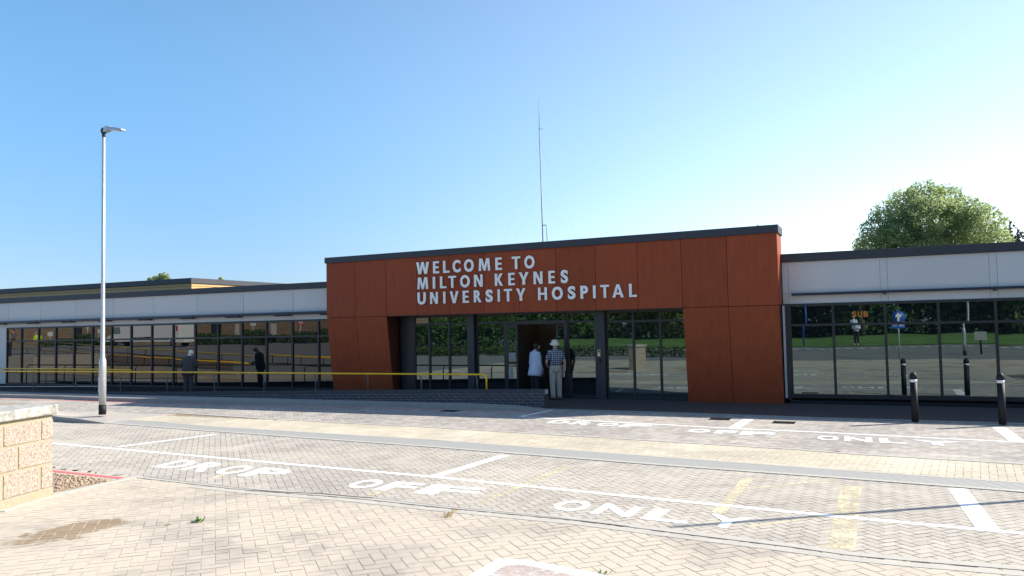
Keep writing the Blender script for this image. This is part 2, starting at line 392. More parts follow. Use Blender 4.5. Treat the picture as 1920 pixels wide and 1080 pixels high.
# lamp island at left
isl=[G(104,781,.12),G(150,785.5,.10),G(198,793.5,.012),G(330,775.5,.012),G(200,773,.10),G(100,771,.12)]
isz=[.12,.10,.012,.012,.10,.12]
isl=[(isl[0][0]-9,isl[0][1]+.8)]+isl+[(isl[5][0]-9,isl[5][1]+.5)]; isz=[.12]+isz+[.12]
mb=MB(); n=len(isl)
mb.add([(p[0],p[1],isz[i]) for i,p in enumerate(isl)]+[(p[0],p[1],-.005) for p in isl],[tuple(range(n))]+[(i,i+n,(i+1)%n+n,(i+1)%n) for i in range(n)])
m_isl=paving_mat('island_paving',(.33,.30,.27),(.46,.42,.37),(.55,.47,.38),(.5,.7),blocks=False)
tag(mb.build('lamp_island',m_isl),kind='structure')
strip('island_kerb',[(isl[i][0],isl[i][1]+.04) for i in range(0,4)],.13,[z+.006 for z in isz[:4]],m_kerb,.14)
# ---- painted markings
def line(px,w,label,m=m_paint,z=.0066,cat='road marking',name='painted_line',group=None):
    pts=GL(px); o=strip(name,pts,w,z,m,kind=None); tag(o,label,cat,group); return o
line([(60,828),(103,832),(500,867),(815,895),(1280,941),(1600,972),(1960,1005)],.105,'long white line edging the near drop-off bays, running across the foreground road')
line([(220,838.5),(405,815)],.13,'thin white bay divider farthest left on the near lane',z=.0072)
line([(815,894),(948,854)],.17,'slanting white bay divider in the middle of the near lane',z=.0072)
line([(1855,997),(1795,917)],.21,'broad white bay divider at the right end of the near lane',z=.0072)
line([(978,782),(1040,786),(1240,797),(1380,804.5),(1560,812.5),(1740,822),(1935,831)],.10,'thin white line edging the far drop-off bays near the building',z=.0115)
line([(975,782),(1035,770)],.12,'shaded white divider at the end of the brick ramp wall',z=.0125)
line([(1374,804.5),(1404,787)],.22,'white bay divider of the far lane behind the word OFF',z=.0125)
line([(1908,829),(1874,803)],.24,'white bay divider of the far lane at the right beside the bollards',z=.0125)
line([(0,748.5),(150,752),(330,758),(480,762.5),(700,765.5),(860,770),(1008,772.5)],.10,'long red line painted along the kerb below the ramp wall',m_red,z=.0115)
line([(60,880),(103,885),(240,899.5)],.10,'short bright red line beside the block wall in the foreground',m_red,z=.0135)
for zi,(px,w,l) in enumerate((([(1403,897),(1347,962)],.15,'worn cream line crossing the white line near the letter Y'),([(1596,912),(1577,1030)],.24,'broadest worn cream line at right, running towards the camera'),([(1070,873),(903,943)],.11,'worn cream diagonal between the words OFF and ONLY'),([(797,900),(690,930)],.09,'worn cream streak running through the letters OFF'),([(450,880),(400,897)],.08,'worn cream streak crossing the word DROP in the near lane'),([(1405,988),(1570,966)],.07,'faint cream line just below the letter Y of the near lane'),([(1400,918),(1590,896)],.07,'faint cream line above the white line, right of the middle divider'),([(1520,1030),(1592,1020)],.13,'short worn cream patch at the foot of the broad cream line'),
    ([(600,860),(680,843)],.06,'faint cream streak above the white line between DROP and OFF'))):
    line(px,w,l,m_oldyel,z=.0056+.0001*zi,name='worn_line')
# glyph helper
_gc={}
def glyph(ch,off=.0):
    k=(ch,off)
    if k in _gc: return _gc[k]
    cu=bpy.data.curves.new('g','FONT'); cu.body=ch; cu.size=1; cu.offset=off; cu.resolution_u=6
    o=bpy.data.objects.new('g',cu); COL.objects.link(o); dg=bpy.context.evaluated_depsgraph_get(); dg.update()
    me=bpy.data.meshes.new_from_object(o.evaluated_get(dg)); 
    xs=[v.co.x for v in me.vertices]; ysr=[v.co.y for v in me.vertices]
    x0,x1,y0,y1=min(xs),max(xs),min(ysr),max(ysr)
    vs=[((v.co.x-x0)/(x1-x0),(v.co.y-y0)/(y1-y0)) for v in me.vertices]; fs=[tuple(p.vertices) for p in me.polygons]
    bpy.data.objects.remove(o); bpy.data.curves.remove(cu); bpy.data.meshes.remove(me)
    _gc[k]=(vs,fs); return _gc[k]
def glyph3(mb,ch,fun,d,off):
    """extruded glyph: fun(u,v,w)->xyz"""
    vs,fs=glyph(ch,off); n=len(vs)
    V=[fun(u,v,0) for u,v in vs]
    F=list(fs)
    if d:
        V+=[fun(u,v,d) for u,v in vs]; F+=[tuple(i+n for i in f)[::-1] for f in fs]
        ed={}
        for f in fs:
            for a,b in zip(f,f[1:]+f[:1]): ed[(a,b)]=ed.get((a,b),0)+1
        for (a,b) in ed:
            if (b,a) not in ed: F.append((b,a,a+n,b+n))
    mb.add(V,F)
def word(letters,v0,v1,last_w,label,off=.035,ws=.80,z=.0078):
    """letters: [(char, bottom-left px)], v0/v1: bottom-left and top-left px"""
    a=Vector(G(*letters[0][1])); b=Vector(G(*letters[-1][1])); u=(b-a); L=u.length; u.normalize()
    vv=Vector(G(*v1))-Vector(G(*v0)); pos=[(Vector(G(*p))-a).dot(u) for c,p in letters]
    mb=MB()
    for i,(c,p) in enumerate(letters):
        w=(pos[i+1]-pos[i])*ws if i<len(letters)-1 else last_w
        if c=='Y': o0=a+u*pos[i]
        else: o0=a+u*pos[i]
        glyph3(mb,c,lambda s,t,d: (o0.x+u.x*s*w+vv.x*t,o0.y+u.y*s*w+vv.y*t,z),0,off)
    o=mb.build('painted_word',m_paint); tag(o,label,'road marking','words painted on the drop-off lanes')
word([('D',(284,876)),('R',(337,881)),('O',(392,887)),('P',(443,892.5))],(284,876),(342,862.5),.66,'large white painted word DROP on the near lane, left')
word([('O',(640,914)),('F',(704,917.5)),('F',(773,925.5))],(704,917.5),(747,902),.80,'large white painted word OFF on the near lane, middle')
word([('O',(1025,955)),('N',(1112,959.5)),('L',(1203,972.5)),('Y',(1311,986))],(1112,959.5),(1143,941.5),.47,'largest white painted word ONLY on the near lane, right',ws=.78)
word([('D',(1021,794)),('R',(1064,796)),('O',(1112,798.5)),('P',(1157,801))],(1021,794),(1043,789),.60,'small white painted word DROP on the far lane, edge in shade',z=.013)
word([('O',(1285,811)),('F',(1338,813)),('F',(1385,816))],(1338,812.5),(1347,806.5),.62,'small white painted word OFF on the far lane, middle',z=.013)
word([('O',(1531,825.5)),('N',(1583,827)),('L',(1650,830)),('Y',(1712,834))],(1583,827),(1584,819),.74,'small white painted word ONLY on the far lane, right',ws=.80,z=.013)
# gully covers in the shade
for i,(x,y,l) in enumerate(((845,771,'dark iron gully cover by the red line under the ramp wall'),(1350,786.5,'dark gully cover left of the far bay divider'),(1470,793,'dark gully cover right of the far bay divider'))):
    gx,gy=G(x,y); mb=MB()
    for k in range(7): mb.box(gx-.20,gx+.20,gy-.2+k*.06,gy-.165+k*.06,.008,.013)
    mb.box(gx-.22,gx-.20,gy-.22,gy+.24,.008,.014); mb.box(gx+.20,gx+.22,gy-.22,gy+.24,.008,.014)
    tag(mb.build('gully_cover',m_black),l,'drain cover','iron gully covers along the far kerb')
# foreground painted emblem at the very bottom (white outline on faded pink)
ex=[G(*p) for p in ((880,1082),(935,1050),(990,1053),(1060,1066),(1130,1079),(1150,1090),(1000,1110),(880,1100))]
exi=[G(*p) for p in ((905,1086),(950,1063),(985,1062),(1050,1076),(1100,1087),(1000,1100))]
em=empty('painted_emblem',(0,0,0),'white bordered faded pink painted patch at the bottom edge of the pavement','road marking')
mb=MB(); mb.add([(p[0],p[1],.0135) for p in ex],[tuple(range(len(ex)))]); m_wp=mat('worn_white',(.75,.74,.70),.7,var=.05); worn(m_wp,.34,.50,20,.15); mb.build('border',m_wp,em)
mb=MB(); mb.add([(p[0],p[1],.0160) for p in exi],[tuple(range(len(exi)))]); m_pk=mat('faded_pink',(.46,.36,.32),.8,var=.15,scale=10); worn(m_pk,.35,.6,18,.1); mb.build('fill',m_pk,em)
# soil corner
so=[G(*p) for p in ((60,886),(103,889),(215,903),(170,912),(100,925),(60,935))]
sheet('soil_patch',so,m_soil,.013)
mb=MB()
for k in range(420):
    t=random.random(); s=random.random(); x=lambda a,b,c:a
    px=103+random.random()*105; lo=889+(px-103)*.125; hi=924-(px-103)*.20
    gx,gy=G(px,lo+(hi-lo)*random.random()); r=random.uniform(.006,.022)
    mb.ball((gx,gy,.014+r*.3),(r,r*random.uniform(.7,1.2),r*.7),6,4)
tag(mb.build('soil_clods',mat('clod',(.36,.27,.19),.95,var=.4,scale=30)),kind='stuff')
strip('bed_edging',[G(*p) for p in ((0,962),(40,948),(100,930),(180,912),(262,894))],.12,.02,m_kerbw,.03)
# weeds
def sprig(x,y,n,s,label):
    gx,gy=G(x,y); mb=MB()
    for k in range(n):
        a=random.random()*6.28; l=s*random.uniform(.5,1.2); c=Vector((gx+random.gauss(0,s*.5),gy+random.gauss(0,s*.35),.011))
        d=Vector((math.cos(a),math.sin(a),random.uniform(.5,1.4))).normalized()*l; q=Vector((-d.y,d.x,0)).normalized()*l*.16
        mb.add([c-q*.3,c+d*.5-q,c+d,c+d*.5+q],[(0,1,2,3)])
    tag(mb.build('weed',mat('weed_green',(.10,.22,.03),.7)),label,'weed')
sprig(370,981,26,.075,'small green weed in a joint of the foreground paving')
sprig(316,987,8,.04,'tiny green weed left of the bigger one in the foreground paving')
sprig(1133,1078,14,.05,'dry little weed at the bottom edge beside the painted emblem')
# loose sand streak
gx,gy=G(843,960); mb=MB()
for k in range(160):
    t=random.random(); px=860-26*t+random.gauss(0,3.5); py=953+19*t+random.gauss(0,1.5); a,b=G(px,py); r=random.uniform(.004,.010)
    mb.ball((a,b,.013),(r,r,r*.6),5,3)
tag(mb.build('loose_sand',mat('wet_sand',(.36,.25,.11),.95)),kind='stuff')
# ------------------------------------------------------------------ the hospital
bd=empty('hospital_building',(-9,20.5,0),'low hospital building with rust-coloured entrance porch, pale wings and ribbon windows','building')
bd.location=(0,0,0)
FY=20.45; WY=21.15
def ztop(X): return 4.40+(X+15.77)/(13.64)*.075
# structural masses
mb=MB(); mb.box(-60,-15.9,21.32,38,0,3.46); mb.box(-1.95,18,21.32,38,0,3.54); mb.build('core_wall',m_seam,bd)
mb=MB()
def slab(mb,x0,x1,y0,y1,z0a,z0b,z1a,z1b):
    mb.hexa([(x0,y0,z0a),(x1,y0,z0b),(x1,y1,z0b),(x0,y1,z0a),(x0,y0,z1a),(x1,y0,z1b),(x1,y1,z1b),(x0,y1,z1a)])
slab(mb,-15.73,-2.17,20.49,21.4,2.512,2.512,4.2,4.27)
mb.build('porch_core',m_seam,bd)
mb=MB(); mb.box(-15.88,-1.97,21.43,38,3.40,3.45); mb.build('unseen_flat_roof',m_cap,bd)  # unseen slab, added to stop sun flooding the lobby from behind
mb=MB(); mb.box(-15.88,-1.97,37.9,38,0,3.39); mb.build('rear_wall',m_seam,bd)
# porch capping
mb=MB(); slab(mb,-15.80,-2.10,FY-.05,21.42,4.225,4.285,4.405,4.485); mb.build('roof_capping',m_cap,bd,bevel=.006)
# porch fascia panels
sx=[-15.77,-14.67,-13.53,-12.44,-11.33,-10.20,-9.09,-7.98,-6.84,-5.68,-4.51,-3.36,-2.14]
for a,b in zip(sx,sx[1:]):
    mb=MB(); ta=4.225+(a+15.77)/13.64*.06-.002; tb=4.225+(b+15.77)/13.64*.06-.002
    slab(mb,a+.006,b-.006,FY,FY+.03,2.51,2.51,ta,tb); mb.build('fascia_panel',m_rust,bd)
mb=MB(); mb.box(-13.5,-4.53,FY+.035,21.4,2.492,2.509); mb.build('soffit',m_cap,bd)
for a,b in ((-15.7,-13.56),(-4.5,-2.2)):
    mb=MB(); mb.box(a,b,FY+.038,21.3,2.503,2.510); mb.build('crease_backing',m_seam,bd)
# side faces of the porch (left hidden, right lit)
mb=MB(); slab(mb,-2.165,-2.14,FY+.035,21.39,2.51,2.51,4.28,4.28); mb.build('side_panel',m_rust,bd)
mb=MB(); slab(mb,-15.77,-15.745,FY+.035,21.39,2.51,2.51,4.22,4.22); mb.build('side_panel',m_rust,bd)
# piers, leaning back towards their feet
def pier(xa,xb,xm,zb):
    YB=FY+.345
    for a,b in ((xa,xm),(xm,xb)):
        mb=MB(); mb.hexa([(a+.006,YB,zb),(b-.006,YB,zb),(b-.006,YB+.03,zb),(a+.006,YB+.03,zb),(a+.006,FY,2.495),(b-.006,FY,2.495),(b-.006,FY+.03,2.495),(a+.006,FY+.03,2.495)])
        mb.build('pier_panel',m_rust,bd)
    mb=MB(); e=.012
    mb.hexa([(xa+e,YB+.032,zb),(xb-e,YB+.032,zb),(xb-e,21.3,zb),(xa+e,21.3,zb),(xa+e,FY+.032,2.50),(xb-e,FY+.032,2.50),(xb-e,21.3,2.50),(xa+e,21.3,2.50)])
    mb.build('pier_reveal',m_rust_in,bd)
pier(-15.77,-13.53,-14.67,.02); pier(-4.51,-2.14,-3.36,.03)
# wings
def wing(x0,x1,seams,zt,zf,zu,zl0,zl1,fy=WY):
    mb=MB(); mb.box(x0,x1,fy-.07,38,zf,zt); mb.build('roof_capping',m_cap,bd,bevel=.006)
    for a,b in zip(seams,seams[1:]):
        jg=.007 if x0<-10 else .003
        mb=MB(); mb.box(a+jg,b-jg,fy,fy+.03,zu,zf-.004); mb.build('wall_panel',m_white,bd)
        mb=MB(); mb.box(a+jg,b-jg,fy,fy+.03,zl0,zl1); mb.build('lower_panel',m_white,bd)
    mb=MB(); mb.box(x0,x1,fy+.035,21.32,zl0,zf); mb.build('panel_backing',m_seam if x0<-10 else m_jointg,bd)
Ls=[-41.0,-38.9,-36.75,-34.6]+[-32.34,-30.37,-28.3,-26.22,-24.12,-21.99,-19.84,-17.68,-15.8]
wing(-60,-15.774,Ls,3.70,3.50,2.735,2.485,2.725)
Rs=[-2.12,-1.97,.13,.29,2.41,2.56,4.7,6.8,9.0]
wing(-2.136,18,Rs,3.80,3.59,2.80,2.535,2.795)
# sun-shade fins
def fin(a,b,z,y=WY):
    mb=MB(); mb.hexa([(a,y-.20,z-.045),(b,y-.20,z-.045),(b,y-.005,z-.05),(a,y-.005,z-.05),(a,y-.20,z+.045),(b,y-.20,z+.045),(b,y-.005,z+.04),(a,y-.005,z+.04)])
    mb.hexa([(b-.72,y-.10,z-.085),(b-.03,y-.20,z-.085),(b-.03,y-.02,z-.085),(b-.72,y-.02,z-.085),(b-.72,y-.10,z-.052),(b-.03,y-.19,z-.052),(b-.03,y-.02,z-.052),(b-.72,y-.02,z-.052)])
    mb.build('sunshade_fin',m_navy,bd,bevel=.008)
for a,b in zip(Ls,Ls[1:]): fin(a+.01,b+.0 if b>-16 else b-.01,2.70)
for a,b in ((-1.90,.21),(.22,2.49),(2.50,4.7)):
    mb=MB(); mb.box(a,b,WY-.16,WY-.004,2.735,2.79); mb.box(b-.03,b+.03,WY-.20,WY-.002,2.70,2.80); mb.build('sunshade_fin',m_navy,bd,bevel=.01)
# ribbon windows: one part per bay, panes as sub-parts
def window(x0,x1,z0,z1,zt,y,gm,fw=.03,sill=True,botf=.06):
    mb=MB(); fy0=y-.05
    mb.box(x0,x0+fw,fy0,y+.05,z0,z1); mb.box(x1-fw,x1,fy0,y+.05,z0,z1)
    mb.box(x0+fw,x1-fw,fy0+.003,y+.05,z1-.06,z1); mb.box(x0+fw,x1-fw,fy0+.003,y+.05,z0,z0+botf)
    mb.box(x0+fw,x1-fw,fy0+.003,y+.05,zt-.03,zt+.03)
    o=mb.build('window',m_frame,bd)
    for a,b in ((z0+botf,zt-.03),(zt+.03,z1-.06)):
        q=MB(); X0,X1=x0+fw,x1-fw; tx,tz=random.uniform(-.0016,.0016),random.uniform(-.0011,.0011)
        c=[y-.008-tx-tz,y-.008+tx-tz,y-.008+tx+tz,y-.008-tx+tz]
        q.hexa([(X0,c[0],a),(X1,c[1],a),(X1,y+.008,a),(X0,y+.008,a),(X0,c[3],b),(X1,c[2],b),(X1,y+.008,b),(X0,y+.008,b)]); w=q.build('pane',gm,o)
Lm=[-32.41,-31.49,-30.45,-29.42,-28.37,-27.33,-26.28,-25.25,-24.18,-23.11,-22.04,-20.97,-19.88,-18.80,-17.70,-16.62,-15.62]
for a,b in zip(Lm,Lm[1:]): window(a,b,.17,2.48,1.93,WY,m_glassL)
Rm=[-1.97,-.96,.2,1.335,2.49,3.62,4.75]
for a,b in zip(Rm,Rm[1:]): window(a,b,.19,2.53,2.0,WY,m_glass,botf=.10)
mb=MB(); mb.box(-60,-32.42,WY-.02,21.32,.2,2.48); mb.build('end_panel',m_white,bd)
mb=MB(); mb.box(4.76,18,WY-.02,21.32,.2,2.53); mb.build('end_panel',m_white,bd)
mb=MB(); mb.box(-60,-15.7,WY-.03,21.32,.0,.165); mb.build('plinth',m_black,bd)
mb=MB(); mb.box(-2.02,18,WY-.26,21.32,.0,.14); mb.build('plinth',m_black,bd)
mb=MB(); mb.box(-2.125,-2.08,20.98,WY+.02,.19,2.50); mb.build('corner_trim',mat('silver_trim',(.55,.55,.56),.4,var=.03),bd)
mb=MB(); mb.box(-2.076,-1.972,WY-.06,21.3,.14,2.53); mb.build('corner_post',m_frame,bd)
# porch glazing
mb=MB(); mb.box(-13.45,-12.97,WY-.05,21.3,.06,2.49); mb.build('jamb_panel',m_frame,bd)
for a,b in ((-12.96,-12.43),(-12.43,-11.74),(-11.74,-11.07)): window(a,b,.07,2.49,2.235,WY,m_glass)
for a,b in ((-11.065,-10.84),(-7.085,-6.80)):
    mb=MB(); mb.box(a,b,WY-.16,WY+.1,.05,2.497); mb.build('column',m_column,bd,bevel=.006)
for a,b in ((-6.79,-6.02),(-6.02,-5.28),(-5.28,-4.52)): window(a,b,.07,2.49,2.19,WY,m_glass)
window(-10.80,-9.88,.07,2.49,2.23,WY,m_glass)
window(-7.93,-7.09,.07,2.49,2.21,WY,m_glass)
# doorway: header, overlight, sliding leaves, vestibule
mb=MB(); mb.box(-9.88,-7.93,WY-.10,WY+.12,2.17,2.27); mb.box(-9.88,-9.80,WY-.07,WY+.08,.05,2.17); mb.box(-8.03,-7.93,WY-.07,WY+.08,.05,2.17); mb.build('door_frame',m_frame,bd)
mb=MB()
for a,b in ((-9.88,-9.2),(-9.2,-8.5),(-8.5,-7.93)):
    mb.box(a,a+.03,WY-.05,WY+.05,2.27,2.49); mb.box(b-.03,b,WY-.05,WY+.05,2.27,2.49); mb.box(a+.03,b-.03,WY-.045,WY+.05,2.45,2.49)
fr=mb.build('window',m_frame,bd)
for a,b in ((-9.88,-9.2),(-9.2,-8.5),(-8.5,-7.93)):
    q=MB(); q.box(a+.03,b-.03,WY-.008,WY+.008,2.27,2.45); q.build('pane',m_glass,fr)
def leaf(x0,x1,y):
    mb=MB(); mb.box(x0,x0+.06,y-.02,y+.02,.07,2.16); mb.box(x1-.06,x1,y-.02,y+.02,.07,2.16)
    for z in (.07,1.02,2.08): mb.box(x0+.06,x1-.06,y-.018,y+.02,z,z+.08)
    o=mb.build('door',m_frame,bd)
    q=MB(); q.box(x0+.06,x1-.06,y-.006,y+.006,.15,1.02); q.box(x0+.06,x1-.06,y-.006,y+.006,1.10,2.08); q.build('pane',m_glass,o)
    q=MB(); q.box(x0+.09,x0+.20,y-.012,y-.0075,.62,.98); q.box(x0+.08,x1-.08,y-.012,y-.0075,1.2,1.36); q.build('door_sticker',mat('door_sticker',(.24,.26,.28),.6),o)
leaf(-9.79,-9.42,WY-.14); leaf(-8.35,-8.04,WY+.16)
m_taupe=mat('taupe_wall',(.105,.088,.075),.7,var=.05); m_int=mat('dark_interior',(.022,.020,.020),.7); m_wood=mat('inner_wood',(.055,.038,.028),.6)
mb=MB(); mb.box(-9.82,-9.79,21.25,23.4,.05,2.6); mb.box(-9.79,-9.10,23.35,23.4,.05,2.6); mb.build('lobby_wall',m_taupe,bd)
mb=MB(); mb.box(-7.95,-7.90,21.25,27,.05,2.6); mb.box(-9.82,-9.77,23.4,27,.05,2.6); mb.box(-9.8,-7.9,26.9,27,.05,2.6); mb.box(-9.8,-7.9,21.25,27,2.6,2.65); mb.build('lobby_shell',m_int,bd)
mb=MB(); mb.box(-9.1,-8.95,23.3,23.45,.05,2.5); mb.box(-8.15,-8.05,23.3,23.45,.05,2.5); mb.box(-8.95,-8.15,23.32,23.43,2.05,2.12); mb.box(-9.1,-8.05,23.3,23.45,2.45,2.6); mb.build('inner_door_frame',m_black,bd)
mb=MB(); mb.box(-9.3,-8.2,26.5,26.6,.05,.75); mb.box(-9.3,-8.2,26.4,26.9,.75,.8); mb.build('reception_desk',m_wood,bd)
mb=MB(); mb.box(-9.8,-7.92,21.2,27,.04,.06); mb.build('lobby_floor',m_int,bd)
mb=MB(); mb.tube([(-9.0,22.75,2.60),(-9.0,22.75,2.50)],[.07,.10],14); mb.build('ceiling_lamp',emit('warm_lamp',(1,.82,.55),1.6),bd)
mb=MB(); mb.box(-9.55,-9.25,22.9,22.96,2.42,2.46); mb.build('ceiling_lamp',emit('dim_lamp',(1,.85,.6),.6),bd)
# intercom on the column
mb=MB(); mb.box(-7.01,-6.93,WY-.185,WY-.161,1.24,1.43); ic=mb.build('intercom',mat('brass_plate',(.62,.5,.28),.35,metal=.4),bd,bevel=.004)
q=MB(); q.box(-6.99,-6.95,WY-.195,WY-.186,1.35,1.41); q.build('speaker_grille',m_black,ic)
q=MB(); q.box(-6.992,-6.948,WY-.192,WY-.186,1.26,1.31); q.build('keypad',mat('steel_keypad',(.6,.6,.62),.3,metal=.8),ic)
mb=MB(); mb.box(-6.96,-6.92,WY-.20,WY-.161,1.07,1.18); mb.build('card_reader',m_black,bd,bevel=.004)
# lettering
txt=[('WELCOMETO',[130,230,290,347,415,502,602,700,775],[205,265,327,393,472,570,640,750,835],3.725,4.08),
('MILTONKEYNES',[135,227,270,320,390,473,597,677,740,828,917,990],[198,240,307,365,447,523,645,715,798,880,955,1033],3.275,3.625),
('UNIVERSITYHOSPITAL',[135,210,288,327,404,470,540,612,650,722,853,935,1030,1105,1180,1225,1295,1395],[183,255,300,378,440,515,582,624,697,777,905,1000,1075,1150,1195,1275,1362,1440],2.825,3.175)]
S=.20; T=.165
GL_={'L':[(0,0),(1,0),(1,T),(.34,T),(.34,1),(0,1)],
'E':[(0,0),(1,0),(1,T),(.36,T),(.36,.42),(.92,.42),(.92,.58),(.36,.58),(.36,1-T),(.98,1-T),(.98,1),(0,1)],
'T':[(.36,0),(.64,0),(.64,1-T),(1,1-T),(1,1),(0,1),(0,1-T),(.36,1-T)],'I':[(0,0),(1,0),(1,1),(0,1)],
'H':[(0,0),(.26,0),(.26,.42),(.74,.42),(.74,0),(1,0),(1,1),(.74,1),(.74,.59),(.26,.59),(.26,1),(0,1)],
'N':[(0,0),(.25,0),(.25,.66),(.70,0),(1,0),(1,1),(.75,1),(.75,.36),(.30,1),(0,1)],
'M':[(0,0),(.19,0),(.23,.68),(.42,.0),(.58,.0),(.77,.68),(.81,0),(1,0),(.93,1),(.68,1),(.50,.36),(.32,1),(.07,1)],
'W':[(.17,0),(.36,0),(.50,.62),(.64,0),(.83,0),(1,1),(.81,1),(.715,.35),(.59,1),(.41,1),(.285,.35),(.19,1),(0,1)],
'V':[(.36,0),(.64,0),(1,1),(.73,1),(.50,.27),(.27,1),(0,1)],
'Y':[(.37,0),(.63,0),(.63,.40),(1,1),(.72,1),(.5,.58),(.28,1),(0,1),(.37,.40)],
'K':[(0,0),(.28,0),(.28,.46),(.66,0),(1,0),(.55,.53),(.97,1),(.65,1),(.28,.58),(.28,1),(0,1)],
'A':[(0,0),(.25,0),(.32,.22),(.68,.22),(.62,.38),(.375,.38),(.50,.78),(.62,.38),(.68,.22),(.75,0),(1,0),(.62,1),(.38,1)]}
for k,(s,xa,xb,z0,z1) in enumerate(txt):
    for c,a,b in zip(s,xa,xb):
        X0=P(740+a/3.177,530,FY-.05).x; X1=P(740+b/3.177,530,FY-.05).x
        e=.006 if c in 'COSU' else 0; mb=MB()
        fun=lambda u,v,w:(X0+(X1-X0)*u,FY-.055+w,z0-e+(z1-z0+2*e)*v)
        if c in GL_:
            g=GL_[c]; n=len(g); mb.add([fun(u,v,0) for u,v in g]+[fun(u,v,.035) for u,v in g],[tuple(range(n)),tuple(range(2*n-1,n-1,-1))]+[(i,n+i,n+(i+1)%n,(i+1)%n) for i in range(n)])
        else: glyph3(mb,c,fun,.035,.04)
        mb.build('sign_letter',m_letter,bd)
# small orange letters glimpsed high in the right-hand glazing
def flat_text(s,x0,z0,h,w,y,m,name,parent,flip=False):
    mb=MB(); n=len(s)
    for i,c in enumerate(s):
        if c==' ': continue
        a=x0+i*w*(-1 if flip else 1)
        if flip: glyph3(mb,c,lambda u,v,q:(a-u*w*.75,y,z0+v*h),0,.03)
        else: glyph3(mb,c,lambda u,v,q:(a+u*w*.78,y,z0+v*h),0,.03)
    return mb.build(name,m,parent)
flat_text('SUB',-.53,2.17,.14,.13,WY-.0125,emit('amber_letters',(.40,.14,.01),.06),'window_lettering',bd)
# upper set-back block with timber cladding
ub=empty('timber_clad_block',(-45,30,0),'timber slatted upper building with slate roof edge behind the left wing','building'); ub.location=(0,0,0)
q0=P(360,521,30); q1=P(0,541,30); zb=q0.z
XR=q0.x
mb=MB(); mb.box(-80,XR,29.95,46,zb-.26,zb); mb.build('roof_edge',m_cap,ub)
mb=MB()
for k in range(7): mb.box(-80,XR-.06,30.03,45.9,zb-.40-k*.15+.0,zb-.275-k*.15)
mb.box(-80,XR-.10,30.07,45.8,2,zb-.27); mb.build('wall',m_timber,ub)
mb=MB(); mb.box(-52.2,-51.7,34,34.5,zb,zb+.25); mb.build('roof_vent',m_galv,ub)
# ------------------------------------------------------------------ brick ramp wall
wl=empty('ramp_wall',(-7.7,18.9,0),'low blue brick ramp wall with soldier course below the yellow handrail','wall'); wl.location=(0,0,0)
WX=[(-29,.10),(-24.1,.17),(-19.7,.25),(-14.3,.375),(-10.4,.455),(-7.7,.50)]
mb=MB(); v=[];
for a,b in zip(WX,WX[1:]): slab(mb,a[0],b[0],18.788,18.99,0,0,a[1]-.006,b[1]-.006)
mb.build('mortar_bed',m_mortar,wl)
mb=MB(); x=-29.0
while x<-7.72:
    zt=interp(WX,x+.03); mb.box(x+.006,x+.069,18.775,19.0,zt-.108,zt); x+=.075
mb.build('soldier_course',m_brick,wl)
mb=MB()
for r in range(0,6):
    x=-29.0+(r%2)*.1125
    while x<-7.72:
        x1=min(x+.215,-7.7); zt=interp(WX,x+.1)-.118-r*.075
        if zt>.05: mb.box(x+.004,x1,18.778,18.98,max(zt-.065,0),zt)
        x+=.225
mb.box(-7.72,-7.695,18.778,18.99,0,.375)
mb.build('brick_courses',m_brick,wl)
# ------------------------------------------------------------------ handrails
def railing(name,label,pts,post_x,zpost,y,lowrail=True,ydir=1,end=False,m=None,group=None):
    r=empty(name,(pts[0][0],y,0),label,'railing',group); r.location=(0,0,0)
    mb=MB(); pp=[Vector((p[0],y if len(p)<3 else p[2],p[1])) for p in pts]; mb.tube(pp,.024,10); mb.build('rail',m or m_yellow,r)
    for x in post_x:
        z=interp([(p[0],p[1]) for p in pts],x); zb=zpost(x)
        mb=MB(); mb.tube([(x,y+.08,zb),(x,y+.08,z-.16),(x-.0,y+.05,z-.09),(x,y,z-.02)],[.021,.021,.018,.012],8)
        mb.tube([(x,y+.08,zb),(x,y+.08,zb+.012)],[.05,.05],10); mb.build('post',m_galvshade,r)
    if lowrail:
        mb=MB(); mb.tube([Vector((p[0],y+.10,zpost(p[0])+.20)) for p in pts if p[0]<-20],.014,8); mb.build('low_rail',m_galv,r)
    return r
RY=18.88
zr=[(-32.5,.85),(-27.5,.855),(-24.2,.865),(-19.7,.865),(-14.3,.86),(-9.50,.86),(-9.42,.83,RY),(-9.40,.76,RY),(-9.40,.47,RY)]
px=[62,142,226,313,402,495,592,690,790,895]
posts=[P(x,735,RY+.08).x for x in px]
railing('handrail','long yellow handrail along the brick ramp wall, nearest the road',[(p[0],p[1]) if len(p)<3 else p for p in zr],posts,lambda x:interp(WX,x)-.01,RY)
zr2=[(-33,.90),(-27,.89),(-25.2,.885),(-23.7,.865)]
railing('handrail','second yellow handrail just behind the first at the left end of the ramp',zr2,[-33,-30.6,-28.3,-25.6],lambda x:.0,19.85,lowrail=False)
# ------------------------------------------------------------------ bollards
def bollard(px,py,label):
    x,y=G(px,py,.03); r=empty('bollard',(x,y,.03),label,'bollard','black bollards by the right wing')
    mb=MB(); mb.tube([(0,0,0),(0,0,.80)],[.066,.066],20,caps=True); mb.build('shaft',m_black,r)
    mb=MB(); mb.tube([(0,0,.80),(0,0,.855)],[.0672,.0672],20); mb.build('reflective_band',m_bandwhite,r)
    mb=MB(); mb.tube([(0,0,.855),(0,0,.93),(0,0,.968),(0,0,.99),(0,0,.998)],[.069,.068,.053,.03,.006],20); mb.build('cap',m_black,r)
bollard(1716,791,'black bollard with white band nearest the rust-coloured pier')
bollard(1880,796,'black bollard with white band at the right edge of the picture')
